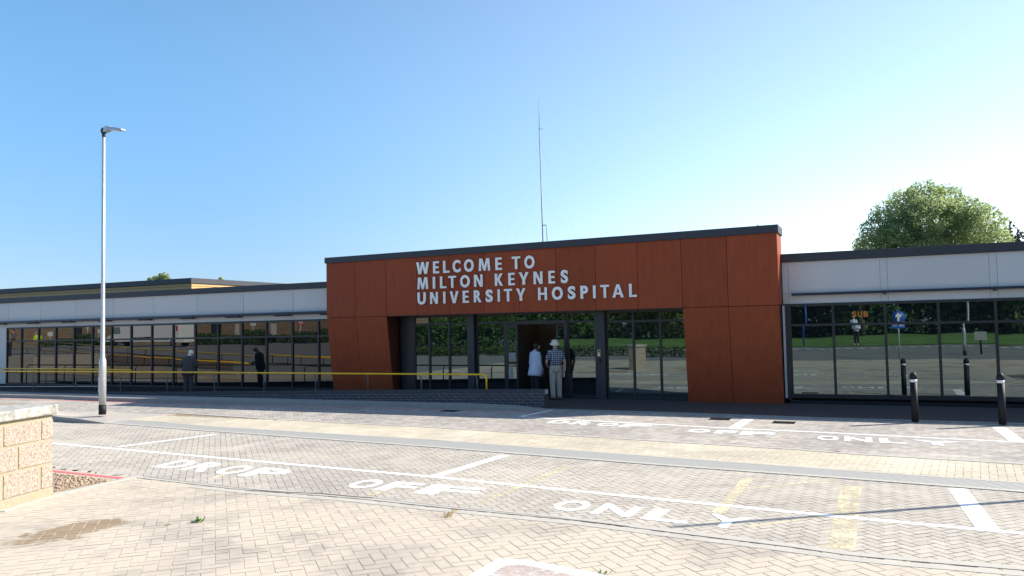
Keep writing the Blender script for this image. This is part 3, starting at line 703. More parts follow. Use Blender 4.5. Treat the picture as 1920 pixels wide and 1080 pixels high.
# ------------------------------------------------------------------ lamp posts
def lamp_post(loc,h,label,sc_=1.0,head=True,az=0):
    r=empty('street_lamp',loc,label,'street lamp','grey steel lamp posts',az)
    mb=MB(); mb.tube([(0,0,0),(0,0,.24)],[.088,.088],18); mb.build('base_sleeve',m_black,r)
    mb=MB(); mb.tube([(0,0,.24),(0,0,1.30),(0,0,1.34),(0,0,1.43),(0,0,1.46),(0,0,h*.5),(0,0,h)],[.085,.085,.082,.055,.052,.046,.038],18)
    p=mb.build('post',m_galv,r)
    mb=MB(); mb.box(-.035,.035,-.0895,-.083,.55,.95); mb.build('hatch',m_galv,p)
    if head:
        mb=MB(); mb.tube([(0,0,h),(0,0,h+.10)],[.043,.046],14); mb.ball((-.01,0,h+.16),(.085,.07,.09),14,8); mb.box(.0,.09,-.05,.05,h+.10,h+.20); mb.build('bracket',m_cap,r)
        mb=MB(); s=[(.06,.055,h+.22,h+.11),(.17,.085,h+.245,h+.115),(.30,.085,h+.235,h+.13),(.38,.11,h+.20,h+.12),(.90,.09,h+.07,h+.015),(.97,.06,h+.04,h+.01)]
        vs=[];fs=[]
        for x,w,zt,zb2 in s: vs+=[(x,-w,zb2),(x,w,zb2),(x,w*.75,zt),(x,-w*.75,zt)]
        for i in range(len(s)-1):
            for k in range(4): fs.append((4*i+k,4*i+(k+1)%4,4*i+4+(k+1)%4,4*i+4+k))
        fs+=[(3,2,1,0),tuple(4*(len(s)-1)+k for k in range(4))]; mb.add(vs,fs)
        hd=mb.build('lamp_head',m_galv,r,bevel=.008)
        q=MB(); q.hexa([(.42,-.08,h+.100),(.80,-.07,h+.022),(.80,.07,h+.022),(.42,.08,h+.100),(.42,-.08,h+.13),(.80,-.07,h+.05),(.80,.07,h+.05),(.42,.08,h+.13)]); q.build('led_panel',mat('led_lens',(.7,.7,.62),.3),hd)
    return r
lx,ly=G(192,777,.115)
lh=P(194,257,ly).z-.115
lamp_post((lx,ly,.115),lh,'tall grey lamp post with black foot on the paved island at left',az=rad(-12))
# shadow-casting lamp to the right and others mirrored in the glazing
tipx,tipy=G(1200,993.5); hh_=5.75; lamp_post((tipx+1.17*hh_,tipy+.85*hh_,0),hh_-.25,'grey lamp post standing right of the camera, its long thin shadow crossing the painted ONLY',head=False)
p=M(1813,668); lamp_post((p.x,p.y,p.z),6.9,'grey lamp post on the far side of the road behind the camera',az=rad(180))
# ------------------------------------------------------------------ radio mast
B=P(1018,452,30); T1=P(1011,240,30); T2=P(1010.3,186,30)
ms=empty('radio_mast',(B.x,30,3.4),'very thin guyed radio mast rising behind the porch roof','mast')
rel=lambda p:(p.x-B.x,p.y-30,p.z-3.4)
m_mast=mat('mast_grey',(.16,.17,.17),.5)
mb=MB(); mb.tube([(0,0,0),rel(B),rel(T1)],[.026,.026,.018],8); mb.build('pole',m_mast,ms)
mb=MB(); mb.tube([rel(T1),rel(T2)],[.012,.008],6); mb.build('whip_aerial',m_mast,ms)
a=rel(P(1012,241,30)); b=rel(P(1018,243,30)); mb=MB(); mb.tube([a,b],.010,6); mb.build('side_arm',m_mast,ms)
a=rel(P(1017,422.5,30)); b=rel(P(1024,422,30)); c=rel(P(1026,452,30)); d=rel(P(1020,352,30)); mb=MB(); mb.tube([a,b,c],.013,6); mb.tube([a,b],.018,6); mb.build('stand_off_arm',m_mast,ms)
mb=MB()
for (x0,y0,x1,y1) in ((1012,265,945,455),(1013,350,965,452),(1013,265,1083,450),(1015,350,1068,449)): mb.tube([rel(P(x0,y0,30)),rel(P(x1,y1,30))],.0012,4)
mb.build('guy_wire',m_mast,ms)
p=P(1421,423,21); mb=MB(); mb.tube([(p.x,21,4.4),(p.x,21,4.55)],.012,6); mb.ball((p.x,21,4.555),.022,8,6); tag(mb.build('roof_spike',m_mast),'tiny finial standing on the porch roof near its right end','aerial')
# ------------------------------------------------------------------ concrete block wall, left foreground
bw=empty('block_wall',(0,0,0),'rough concrete block wall with thick coping in the left foreground','wall')
E=Vector((*G(99,931),0)); dv=Vector((.265,-.964,0)).normalized(); nv=Vector((dv.y,-dv.x,0))  # nv points away from camera side
if nv.x>0: nv=-nv
def wpt(s,d,z): q=E+dv*s+nv*d; return (q.x,q.y,z)
def wbox(mb,s0,s1,d0,d1,z0,z1): mb.hexa([wpt(s0,d0,z0),wpt(s1,d0,z0),wpt(s1,d1,z0),wpt(s0,d1,z0),wpt(s0,d0,z1),wpt(s1,d0,z1),wpt(s1,d1,z1),wpt(s0,d1,z1)])
zs=[.0,.135,.455,.765,1.045]
mb=MB(); wbox(mb,.012,.99,.012,.55,0,1.085); mb.build('mortar_core',m_sandmortar,bw)
for r in range(1,4):
    s=0.0; first=.235 if r%2==1 else .62
    k=0
    while s<1.0:
        e=min(s+(first if k==0 else .62),1.03); mb=MB(); wbox(mb,s,e-.035,0,.56,zs[r]+.0,zs[r+1]-.03); mb.build('block',m_block,bw,bevel=.012); s=e; k+=1
mb=MB(); wbox(mb,-.005,1.0,-.005,.56,0,.125); mb.build('footing',m_sandmortar,bw,bevel=.01)
mb=MB(); wbox(mb,-.04,1.05,-.05,.62,1.075,1.205); mb.build('coping',m_coping,bw,bevel=.022)
# ------------------------------------------------------------------ foliage
def foliage(name,blobs,n,size,m,parent=None,flat=1.0,seed=1,inner=.55):
    R=random.Random(seed); vs=[];fs=[];tone=[]
    tot=sum(b[3]*b[4]*b[5] for b in blobs)
    for (cx,cy,cz,rx,ry,rz) in blobs:
        k=int(n*rx*ry*rz/tot)
        for _ in range(k):
            while True:
                a,b,c=R.uniform(-1,1),R.uniform(-1,1),R.uniform(-1,1); q=a*a+b*b+c*c
                if q<1 and q>inner*inner*R.random(): break
            p=Vector((cx+a*rx,cy+b*ry,cz+c*rz)); 
            nz=noise.noise(p*(1.1/ max(rx,.3))*2)
            if nz<-.16: continue
            p+=Vector((R.gauss(0,.06),R.gauss(0,.06),R.gauss(0,.06)))*rx
            s=size*R.uniform(.6,1.4); u=Vector((R.gauss(0,1),R.gauss(0,1),R.gauss(0,1)*flat)).normalized(); w=u.orthogonal().normalized(); w.rotate(Matrix.Rotation(R.random()*6.28,3,u))
            n0=len(vs); vs+=[p-u*s,p+w*s*.45,p+u*s,p-w*s*.45]; fs.append((n0,n0+1,n0+2,n0+3))
            tn=min(1,max(0,.45+.5*nz+R.uniform(-.25,.25))); tone+=[tn]*4
    me=bpy.data.meshes.new(name); me.from_pydata([tuple(v) for v in vs],[],fs); me.update(); me.materials.append(m)
    at=me.attributes.new('tone','FLOAT','POINT'); at.data.foreach_set('value',tone)
    o=bpy.data.objects.new(name,me); link(o,parent); return o
def trunk(mb,base,top,r0,r1,branches,R):
    base=Vector(base);top=Vector(top); mid=(base+top)/2+Vector((R.uniform(-.2,.2),R.uniform(-.2,.2),0))
    mb.tube([base,mid,top],[r0,(r0+r1)/2,r1],10)
    for b in branches: 
        s=mid.lerp(top,R.uniform(.2,1)); b=Vector(b); mb.tube([s,s.lerp(b,.5)+Vector((0,0,.3)),b],[r1*.8,r1*.5,r1*.15],7)
# big tree behind the right wing
TY=48
def tp(x,y,Y=TY): return P(x,y,Y)
tr=empty('broadleaf_tree',(0,0,0),'big rounded light green tree rising behind the right wing','tree')
bl=[];
for (x,y,r) in ((1645,440,34),(1640,468,38),(1670,405,34),(1700,385,36),(1690,445,44),(1735,368,32),(1745,410,44),(1770,375,32),(1790,425,44),(1810,392,28),(1840,420,38),(1855,455,34),(1870,445,22),(1730,460,44),(1800,470,44),(1620,462,14),(1835,472,40),(1715,362,16),(1700,356,9),(1752,352,12),(1785,358,14),(1822,398,20)):
    p=tp(x,y+6,TY+random.uniform(-1.2,1.8)); rr=r/FPX*TY*1.0; bl.append((p.x,p.y,p.z,rr,rr*1.0,rr))
foliage('crown',bl,60000,.08,m_leafA,tr,seed=3,inner=.75)
mb=MB(); c=tp(1745,470); R=random.Random(5); trunk(mb,(c.x,c.y,0),(c.x,c.y,5.5),.5,.3,[tuple(tp(*q)) for q in ((1650,430),(1690,390),(1745,375),(1800,400),(1850,435),(1720,430),(1780,440),(1680,450))],R); mb.build('trunk',m_bark,tr)
# conifer at the right edge
def conifer(px,pyt,Y,label,w=1.6):
    t=tp(px,pyt,Y); r=empty('conifer_tree',(0,0,0),label,'tree','dark conifers behind the right wing')
    b=[]; R=random.Random(px)
    for k in range(26):
        f=(k/26)**.8; z=t.z-.35-f*5.2; rr=w*(.12+.88*f); a=k*2.4
        b.append((t.x+math.cos(a)*rr*.6,t.y+math.sin(a)*rr*.6,z,rr*.55+.1,rr*.55+.1,.30))
    foliage('crown',b,7000,.13,m_leafB,r,seed=px,inner=.3)
    mb=MB(); mb.tube([(t.x,t.y,0),(t.x,t.y,t.z)],[.22,.03],8); mb.build('trunk',m_bark,r)
conifer(1893,412,52,'dark conifer top just right of the big light green tree'); conifer(1908,428,55,'smaller dark conifer between its taller neighbours',1.2); conifer(1926,414,53,'dark conifer cut by the right edge of the picture')
# small tree top over the left roof
tr=empty('distant_tree',(0,0,0),'sparse green tree top peeping over the timber-clad roof','tree')
b=[]
for (x,y,r) in ((292,522,7),(303,516,6),(310,519,8),(281,524,6),(300,524,9),(315,525,7),(307,512,3)):
    p=tp(x,y,62); rr=r/FPX*75; b.append((p.x,p.y,p.z,rr,rr,rr*.8))
foliage('crown',b,1500,.13,m_leafA,tr,seed=9,inner=.2); p=tp(300,530,62); mb=MB(); mb.tube([(p.x,62,0),(p.x,62,p.z)],[.25,.08],8); mb.build('trunk',m_bark,tr)
tr=empty('distant_tree',(0,0,0),'tiny green tree tip over the low roof right of the timber corner','tree')
p=tp(414,523,62); foliage('crown',[(p.x,p.y,p.z-.1,.25,.25,.3)],180,.12,m_leafA,tr,seed=9,inner=.2); mb=MB(); mb.tube([(p.x,62,0),(p.x,62,p.z)],[.15,.05],8); mb.build('trunk',m_bark,tr)
# ------------------------------------------------------------------ people
m_skin=mat('skin',(.50,.29,.21),.55,var=.05,scale=12)
def limb(mb,pts,rr,seg=12,flat=1.0): mb.tube(pts,rr,seg,True,True,flat)
def shape_skin(name,verts,edges,radii,m,parent,sub=2):
    me=bpy.data.meshes.new(name); me.from_pydata(verts,edges,[]); me.update(); o=bpy.data.objects.new(name,me); link(o,parent); me.materials.append(m)
    sk=o.modifiers.new('skin','SKIN'); me.skin_vertices or None
    if not me.skin_vertices: me.attributes
    return o
def person(loc,rz,label,P_):
    """P_: dict of joints (local, facing +Y) and clothing"""
    r=empty('person',loc,label,'person',None,rz)
    s=P_.get('h',1.72)/1.75; L=P_.get('lean',0.0)
    hip=.93*s; sh=1.43*s
    def J(x,y,z): # lean forward from the hips
        if z>hip*.98: return Vector((x,y+(z-hip)*math.sin(L),hip+(z-hip)*math.cos(L)))
        return Vector((x,y,z))
    hw=.085*s; sw=P_.get('sw',.185)*s
    foot=P_.get('foot',.10)
    hd=P_.get('head',(0,0))  # extra head forward / sideways turn
    neck=J(0,-.005,1.50*s); headc=J(0,.025,1.635*s)+Vector((0,hd[0],-hd[0]*.4))
    # continuous body by the skin modifier
    V=[Vector((0,0,hip))];Rr=[.13*s];Ed=[]
    def add(p,rad_,par): V.append(Vector(p));Rr.append(rad_);Ed.append((par,len(V)-1));return len(V)-1
    a=add(J(0,0,1.12*s),.12*s,0); b_=add(J(0,-.01,1.34*s),.135*s,a); n1=add(neck,.056*s,b_); n2=add(neck.lerp(headc,.45),.055*s,n1); h1=add(headc,.083*s,n2); h2=add(headc+Vector((0,-.008,.055*s)),.078*s,h1)
    nz_=add(headc+Vector((-math.sin(hd[1])*.092,math.cos(hd[1])*.097,-.01)),.014,h1)
    arms=P_['arms']; hands=[]
    for sd in (-1,1):
        el,wr,ha=[Vector(q)*s for q in arms[sd]]
        s1=add(J(sd*sw*.85,-.01,1.41*s),.055*s,b_); e1=add(el,.042*s,s1); w1=add(wr,.028*s,e1); k1=add(wr.lerp(ha,.5),.032*s,w1)
        dirv=(ha-wr).normalized(); side=dirv.cross(Vector((1,0,0))).normalized() if abs(dirv.x)<.9 else Vector((0,1,0))
        for q,(o_,ln) in enumerate(((-.028,.050),(-.010,.062),(.010,.058),(.028,.045))):
            f1=add(wr.lerp(ha,.85)+side*o_*s,.010*s,k1); f2=add(ha+side*o_*s+dirv*ln*s*.5+Vector((0,.012,0)),.009*s,f1)
        add(wr.lerp(ha,.55)+side*.05*s+dirv*.02,.010*s,k1)
    for sd in (-1,1):
        kx=P_.get('kx',0); t1=add((sd*hw,0,.82*s),.088*s,0); k_=add((sd*(hw+foot*.15),.015,.49*s),.056*s,t1); an=add((sd*foot,-.02,.09*s),.038*s,k_); add((sd*(foot+.015),.12,.035),.032*s,an)
    me=bpy.data.meshes.new('body'); me.from_pydata([tuple(v) for v in V],Ed,[]); me.update(); me.materials.append(P_.get('skin',m_skin))
    o=bpy.data.objects.new('body',me); link(o,r); sk=o.modifiers.new('skin','SKIN'); sk.use_smooth_shade=True
    if not me.skin_vertices:
        bpy.context.view_layer.objects.active=o
    for i,rr in enumerate(Rr):
        me.skin_vertices[0].data[i].radius=(rr,rr); me.skin_vertices[0].data[i].use_root=(i==0)
    sb=o.modifiers.new('sub','SUBSURF'); sb.levels=1; sb.render_levels=1
    # trousers
    tw=P_.get('tw',1.0)
    mb=MB()
    wz=P_.get('waist',1.0)*s
    mb.tube([(0,.0,.80*s),(0,0,.90*s),J(0,0,1.0*s),J(0,0,wz+.01)],[(.15*s*tw,.125*s*tw),(.172*s*tw,.135*s*tw),(.165*s*tw,.125*s*tw),(.155*s*tw,.115*s*tw)],20)
    for sd in (-1,1):
        mb.tube([(sd*hw*.95,0,.90*s),(sd*hw,0,.76*s),(sd*(hw+foot*.12),.012,.49*s),(sd*foot,-.012,.16*s),(sd*foot,-.005,.045)],[.098*s*tw,.098*s*tw,.080*s*tw,.070*s*tw,.075*s*tw],14)
    mb.build('trousers',P_['mt'],r)
    mb=MB()
    for sd in (-1,1):
        mb.ball((sd*(foot+.01),.055,.038),(.05,.145,.045),12,8)
    mb.build('shoes',P_['ms'],r)
    # upper garment
    mb=MB(); hem=P_.get('hem',.92)*s; hr=P_.get('hemr',.175)*s; cr=P_.get('chest',1.0); by=P_.get('belly',0.0)
    prof=[(hem,hr,hr*.78,0),(hem+.12*s,hr*.985,hr*.76,by*.6),(1.13*s,.172*s*cr,.128*s*cr,by),(1.28*s,.186*s*cr,.132*s*cr,by*.5),(1.38*s,.188*s*cr,.118*s*cr,-.01),(1.445*s,.150*s*cr,.088*s*cr,-.012),(1.485*s,.075*s,.066*s,-.008),(1.51*s,.062*s,.060*s,-.004)]
    mb.tube([J(0,y,z) for z,rx,ry,y in prof],[(rx,ry) for z,rx,ry,y in prof],24)
    for sd in (-1,1):
        el,wr,ha=[Vector(q)*s for q in arms[sd]]; S0=J(sd*sw*.80,-.01,1.425*s)
        if P_.get('short'):
            e=S0.lerp(el,.80); mb.tube([S0-Vector((sd*.05,0,0)),S0,S0.lerp(el,.4),e],[.05*s,.075*s,.070*s,.072*s],14)
        else: mb.tube([S0-Vector((sd*.05,0,0)),S0,S0.lerp(el,.5),el,el.lerp(wr,.5),wr.lerp(ha,.08)],[.05*s,.076*s,.066*s,.056*s,.050*s,.047*s],14)
    up=mb.build(P_.get('top','jacket'),P_['mj'],r)
    if P_.get('collar'):
        mb=MB(); mb.tube([J(0,-.004,1.49*s),J(0,0,1.535*s)],[(.072*s,.068*s),(.062*s,.060*s)],18); mb.build('collar',P_['collar'],r)
    # face & hair
    if P_.get('hair'):
        mb=MB(); 
        if P_.get('full'): mb.ball(headc+Vector((0,-.022,.030)),(.094*s,.105*s,.108*s),16,10); mb.ball(headc+Vector((0,-.05,-.05)),(.075*s,.06*s,.06*s),12,8)
        else:
            mb.ball(headc+Vector((0,-.024,.020)),(.089*s,.093*s,.090*s),16,10)
        mb.build('hair',P_['hair'],r)
    # ears
    mb=MB()
    for sd in (-1,1): mb.ball(headc+Vector((sd*.084*s,-.002,.0)),(.012,.02,.030),8,6)
    mb.build('ears',m_skin,r)
    if P_.get('glasses'):
        mb=MB()
        for sd in (-1,1): 
            c=headc+Vector((sd*.034,.092,.018)); mb.tube([c+Vector((.022*math.cos(k*.785),0,.018*math.sin(k*.785))) for k in range(9)],.0022,5); mb.tube([c+Vector((sd*.022,0,0)),headc+Vector((sd*.086,.0,.018))],.002,5)
        mb.build('glasses',m_black,r)
    if P_.get('hat'):
        mb=MB(); c=headc+Vector((0,-.005,.035)); mb.tube([c+Vector((0,.01,-.012)),c+Vector((0,.005,.008)),c+Vector((0,0,.02)),c+Vector((0,0,.08)),c+Vector((0,0,.108)),c+Vector((0,0,.116))],[(.148,.160),(.122,.132),(.101,.111),(.092,.102),(.07,.08),(.02,.02)],24); mb.build('hat',P_['hat'],r)
    return r,headc
m_dark=mat('dark_trousers',(.012,.012,.015),.8); m_shoe=mat('dark_shoe',(.02,.018,.017),.5)
m_suit=mat('charcoal_suit',(.035,.033,.04),.8,var=.12,scale=14); m_jack=mat('pale_blue_jacket',(.52,.57,.72),.8,var=.04,scale=8,bump=.3,bscale=18)
m_chino=mat('beige_trousers',(.33,.29,.25),.85,var=.05,bump=.3,bscale=14)
m_hat=mat('cream_hat',(.62,.57,.47),.8,var=.04); m_hairD=mat('dark_hair',(.015,.012,.011),.6); m_hairW=mat('white_hair',(.62,.60,.57),.8); m_hairG=mat('grey_hair',(.25,.23,.21),.8)
m_shirtw=mat('white_shirt',(.7,.7,.72),.8)
def check_mat():
    m,t,b=nt('navy_check'); b.inputs['Roughness'].default_value=.85
    g=t.nodes.new('ShaderNodeTexCoord').outputs['Object']; s=t.nodes.new('ShaderNodeSeparateXYZ'); t.links.new(g,s.inputs[0])
    def st(o,per,w): 
        return mth(t,'LESS_THAN',mth(t,'FRACT',mth(t,'MULTIPLY',o,1/per)),w)
    a=st(mth(t,'ADD',s.outputs[0],mth(t,'MULTIPLY',s.outputs[1],.6)),.055,.20); c=st(s.outputs[2],.055,.20)
    t.links.new(mix(t,mth(t,'MULTIPLY',mth(t,'ADD',a,c),.5),(.030,.036,.085),(.62,.64,.72)),b.inputs['Base Color']); return m
m_check=check_mat()
# man in hat, seen from behind, at the open doorway
x,y=G(1043,749,.07)
man,hc=person((x,y,.07),rad(28),'elderly man in cream sun hat, navy check shirt and beige trousers at the doorway',
 dict(h=1.63,arms={-1:((-.27,.0,1.12),(-.22,.20,.98),(-.17,.26,.95)),1:((.27,-.04,1.13),(.29,.04,.90),(.27,.06,.82))},mt=m_chino,ms=m_shoe,mj=m_check,top='shirt',short=True,hem=.99,hemr=.168,tw=1.06,chest=1.08,foot=.085,hat=m_hat,head=(.04,.3),waist=1.02,hair=m_hairG))
x2=P(1004,740,21.0)
wo,hc=person((x2.x,21.0,.06),rad(-28),'woman with short dark hair, glasses, pale blue jacket and black trousers at the doorway',
 dict(h=1.58,arms={-1:((-.24,.02,1.10),(-.21,.12,.88),(-.19,.15,.79)),1:((.24,.02,1.10),(.22,.13,.86),(.20,.16,.78))},mt=m_dark,ms=m_shoe,mj=m_jack,hem=.70,hemr=.27,chest=1.22,belly=.03,tw=1.02,foot=.09,hair=m_hairD,full=True,head=(.03,-1.0),lean=rad(4)))
# man in charcoal suit on the ramp, head bowed
x3=P(353,725,19.45)
su,hc=person((x3.x,19.45,.0),rad(20),'white-haired man in a charcoal suit standing on the ramp with head bowed',
 dict(h=1.60,arms={-1:((-.28,.03,1.12),(-.20,.25,1.05),(-.13,.31,1.06)),1:((.28,.03,1.12),(.20,.25,1.07),(.12,.31,1.08))},mt=m_suit,ms=m_shoe,mj=m_suit,hem=.80,hemr=.235,chest=1.28,sw=.22,foot=.09,hair=m_hairW,head=(.085,.0),lean=rad(9),collar=m_shirtw))
# ------------------------------------------------------------------ across the road, behind the camera (seen mirrored)
# photographer
m_pink=mat('light_shirt',(.6,.63,.75),.8)
# person crossing the road, mirrored near the centre of the right wing
p=M(1644,646)
person((p.x-1.2,p.y,p.z),rad(20),'person in pale blue top and dark trousers behind the camera, mirrored in the right glass',
 dict(h=1.7,arms={-1:((-.26,.02,1.12),(-.15,.24,1.15),(-.08,.30,1.2)),1:((.26,.02,1.12),(.15,.24,1.15),(.08,.30,1.2))},mt=m_dark,ms=mat('pale_shoe',(.5,.4,.35),.7),mj=m_pink,hem=.90,hair=m_hairG))
m_vest=mat('hi_vis_vest',(.55,.80,.02),.6,var=.05)
p=MY(68,667,-6)
def on(p): return (p.x,p.y,gz(p.y))
m_pave=mat('terrace_paving',(.30,.28,.25),.85,var=.1)
ta=MY(70,667,7.1); tb=MY(22,672,6.6); TZ=.82
mb=MB(); mb.box(-72,ta.x+2.5,3.8,9.2,-.01,TZ); tag(mb.build('raised_terrace',m_pave),kind='structure')
person((ta.x,7.1,TZ),rad(20),'person in yellow high-visibility vest far left, mirrored in the wing glazing',
 dict(h=1.72,arms={-1:((-.30,.02,1.15),(-.38,.15,1.0),(-.40,.22,.95)),1:((.30,.02,1.15),(.28,.2,1.0),(.25,.25,.95))},mt=m_dark,ms=m_shoe,mj=m_vest,top='vest',short=True,hem=.85,hemr=.23,chest=1.3,hair=m_hairG))
person((tb.x,6.6,TZ),rad(20),'person in grey top at the far left end, mirrored in the wing glazing',
 dict(h=1.7,arms={-1:((-.30,.02,1.15),(-.34,.1,.95),(-.35,.12,.85)),1:((.30,.02,1.15),(.34,.2,1.15),(.38,.3,1.3))},mt=m_dark,ms=m_shoe,mj=mat('grey_top',(.12,.10,.11),.8),hair=m_hairD))
# far pavement, grass, planting, road lines
def patch(name,px,m,z=.01,kind='structure'):
    pts=[M(*q) for q in px]; return sheet(name,pts,m,z,kind)
gy0=M(1700,648).y
far_y=gy0
mb=MB(); yy=[gy0-k*1.0 for k in range(int(gy0+60))]; v=[];f=[]
for y in yy: v+=[(-26,y,gz(y)+.02),(90,y,gz(y)+.02)]
for k in range(len(yy)-1): f.append((2*k,2*k+2,2*k+3,2*k+1))
mb.add(v,f)
tag(mb.build('grass_verge',m_grass),kind='structure')
print('grass from Y',gy0)
# dashed give-way line mirrored in the right wing, red edge line
mb=MB(); q=M(1700,652); n=0
for k in range(46):
    x=q.x-14+k*.75; mb.box(x,x+.38,q.y,q.y+.28,gz(q.y)+.0,gz(q.y)+.014)
o=mb.build('give_way_dashes',m_paint); tag(o,'dashed white give-way line across the road behind the camera','road marking')
q=M(1700,683); strip('red_edge_line',[(q.x-1.0,q.y),(q.x+14,q.y+.6)],.12,.02,m_red,kind=None); tag(bpy.data.objects['red_edge_line'],'long red line at the right of the foreground pavement, mirrored in the glass','road marking')
# trees beyond the grass
def tree(x,y,h,rw,label,m,seed,n=3500,s=.30):
    R=random.Random(seed); z0=gz(y); r=empty('broadleaf_tree',(x,y,z0),label,'tree','trees across the road behind the camera')
    b=[]
    for k in range(9):
        a=R.random()*6.28; d=R.random()*rw*.6; b.append((math.cos(a)*d,math.sin(a)*d,h*R.uniform(.42,.85),rw*R.uniform(.4,.6),rw*R.uniform(.4,.6),h*R.uniform(.14,.22)))
    foliage('crown',b,n,s,m,r,seed=seed); mb=MB(); trunk(mb,(0,0,0),(0,0,h*.6),.22,.12,[(c[0],c[1],c[2]) for c in b[:4]],R); mb.build('trunk',m_bark,r)
for k,(x,y,h,rw) in enumerate(((-14,-26,9,4),(-7,-34,10,4.5),(-1,-25,8,3.6),(5,-32,10,4.5),(11,-27,9,4),(18,-33,11,5),(26,-28,9,4.5),(-20,-36,10,4.5),(34,-32,10,5))):
    tree(x,y,h,rw,('leafy tree in the row across the road, counted %s from the brick block'%('first','second','third','fourth','fifth','sixth','seventh','nearest','last')[k]),m_leafA if k%2 else m_leafD,40+k)
def hedge(x0,x1,y0,y1,h,label,n,m=None,s=.10,seed=1,z=None):
    z0=gz((y0+y1)/2) if z is None else z; b=[]; R=random.Random(seed); L=max(x1-x0,abs(y1-y0)); k=int(L/(h*.45))+1
    for i in range(k):
        f=(i+.5)/k
        for j in range(2): b.append((x0+(x1-x0)*f,y0+(y1-y0)*f+R.uniform(-.3,.3),z0+h*(.3+.38*j),h*.5,h*.55,h*.36*R.uniform(.85,1.1)))
    o=foliage('hedge',b,n,s,m or m_leafD,None,seed=seed,inner=.8); tag(o,label,'hedge'); return o
W_=[hedge(-38+k*12,-38+k*12+13,-30-(k%3)*2.5,-31-(k%2)*3,6.0,'bushy woodland edge across the grass, stretch %s from the brick building'%('one','two','three','four','five','six','seven','eight')[k],15000,m_leafA if k%3==1 else m_leafD,s=.27,seed=60+k) for k in range(8)]
# porch mirror: tall hedge over a planting bed; left: hedge in front of brick block
a=M(905,664); b=M(640,664); c=M(1290,668)
print('porch hedge',a,b,c)
hedge(-34,a.x+1.5,a.y-1.2,a.y-1.2,2.9,'tall dense green hedge across the road opposite the porch',16000,s=.13,seed=2)
hedge(a.x-8,c.x+1,a.y+.2,c.y+.2,.62,'low clipped hedge along the bed across the road',9000,leaf_mat('low_hedge_leaf',(.05,.10,.02),(.14,.19,.06)),s=.09,seed=4)
mb=MB(); mb.box(-34,c.x+3,a.y-1.0,a.y+.7,0,.05); tag(mb.build('planting_bed',m_soil),kind='structure')
mb=MB(); mb.box(-34,c.x+3,a.y+.7,a.y+.85,0,.11); tag(mb.build('far_kerb',m_kerbw),kind='structure')
q=M(1290,682); strip('far_red_line',[(-34,a.y+1.5),(c.x+3,a.y+1.5)],.12,.02,m_red,kind=None); tag(bpy.data.objects['far_red_line'],'red line along the kerb in front of the opposite hedge','road marking')
# brick block behind the car park
m_bb=brick_mat('buff_brick',(.30,.19,.10),(.20,.12,.065),(.30,.26,.2))
fb=empty('brick_building',(0,0,0),'long buff brick building with grey doors across the car park, mirrored in the left wing','building')
BY=-34
mb=MB(); mb.box(-135,-40,BY-8,BY,.7,5.5); mb.build('wall',m_bb,fb)
mb=MB(); mb.box(-135.3,-39.7,BY-8.3,BY+.3,5.5,5.9); mb.build('roof_edge',m_cap,fb)
for x0,x1,m_,nm in ((398,409,m_column,'door'),(436,443,m_white,'downpipe'),(509,520,m_white,'downpipe'),(150,162,m_column,'door'),(230,240,m_column,'window')):
    A=MY(x0,620,BY); Bq=MY(x1,620,BY); mb=MB(); mb.box(min(A.x,Bq.x),max(A.x,Bq.x),BY,BY+.08,.8,3.6); mb.build(nm,m_,fb)
for x0,x1,y0,y1 in ((83,93,618,626),(169,173,614,622),(182,187,614,622),(467,477,606,614)):
    A=MY(x0,y1,BY+2); Bq=MY(x1,y0,BY+2); mb=MB(); mb.box(A.x,Bq.x,BY+1.98,BY+2,A.z,Bq.z); w=empty('notice_board',(0,0,0),'small white notice board on a post, %s along the brick building'%({83:'farthest left',169:'second',182:'third',467:'farthest right'}[x0]),'sign','notice boards in front of the brick building'); mb.build('board',m_bandwhite,w)
    mb=MB(); mb.tube([((A.x+Bq.x)/2,BY+1.97,.8),((A.x+Bq.x)/2,BY+1.97,Bq.z)],.04,6); mb.build('post',m_galv,w)
A=MY(355,650,-24); Bq=MY(622,650,-24); print('hedge L',A,Bq)
hedge(A.x,Bq.x+6,-25,-25,1.35,'dark hedge in front of the brick building, right of the van',14000,s=.16,seed=8)
A=MY(30,650,-24); Bq=MY(170,650,-24)
hedge(A.x,Bq.x,-28,-28,1.1,'dark shrubs left of the van in front of the brick building',6000,s=.16,seed=11)
# red and white sign
q=MY(569,604,-30); sg=empty('road_sign',(q.x,-30,.8),'red and white rectangular sign on a leaning post by the brick building','sign')
mb=MB(); mb.box(-.55,.55,-.02,.02,q.z-.8-.15,q.z-.8+.30); mb.build('plate',mat('sign_red',(.6,.05,.05),.5),sg); mb=MB(); mb.box(-.3,.3,.021,.03,q.z-.8-.02,q.z-.8+.16); mb.build('plate_panel',m_bandwhite,sg)
mb=MB(); mb.tube([(-.35,0,0),(0,0,q.z-.8)],.05,8); mb.build('post',m_galv,sg)
# van
va=MY(198,652,-22); vb=MY(357,652,-22)
vl=(vb.x-va.x); print('van',va,vb,vl)
vn=empty('white_van',((va.x+vb.x)/2,-22.5,.72),'long white panel van parked by the brick building, mirrored in the left wing','van')
s=1.0; W=1.0; hl=vl/2*.92; hh=2.9
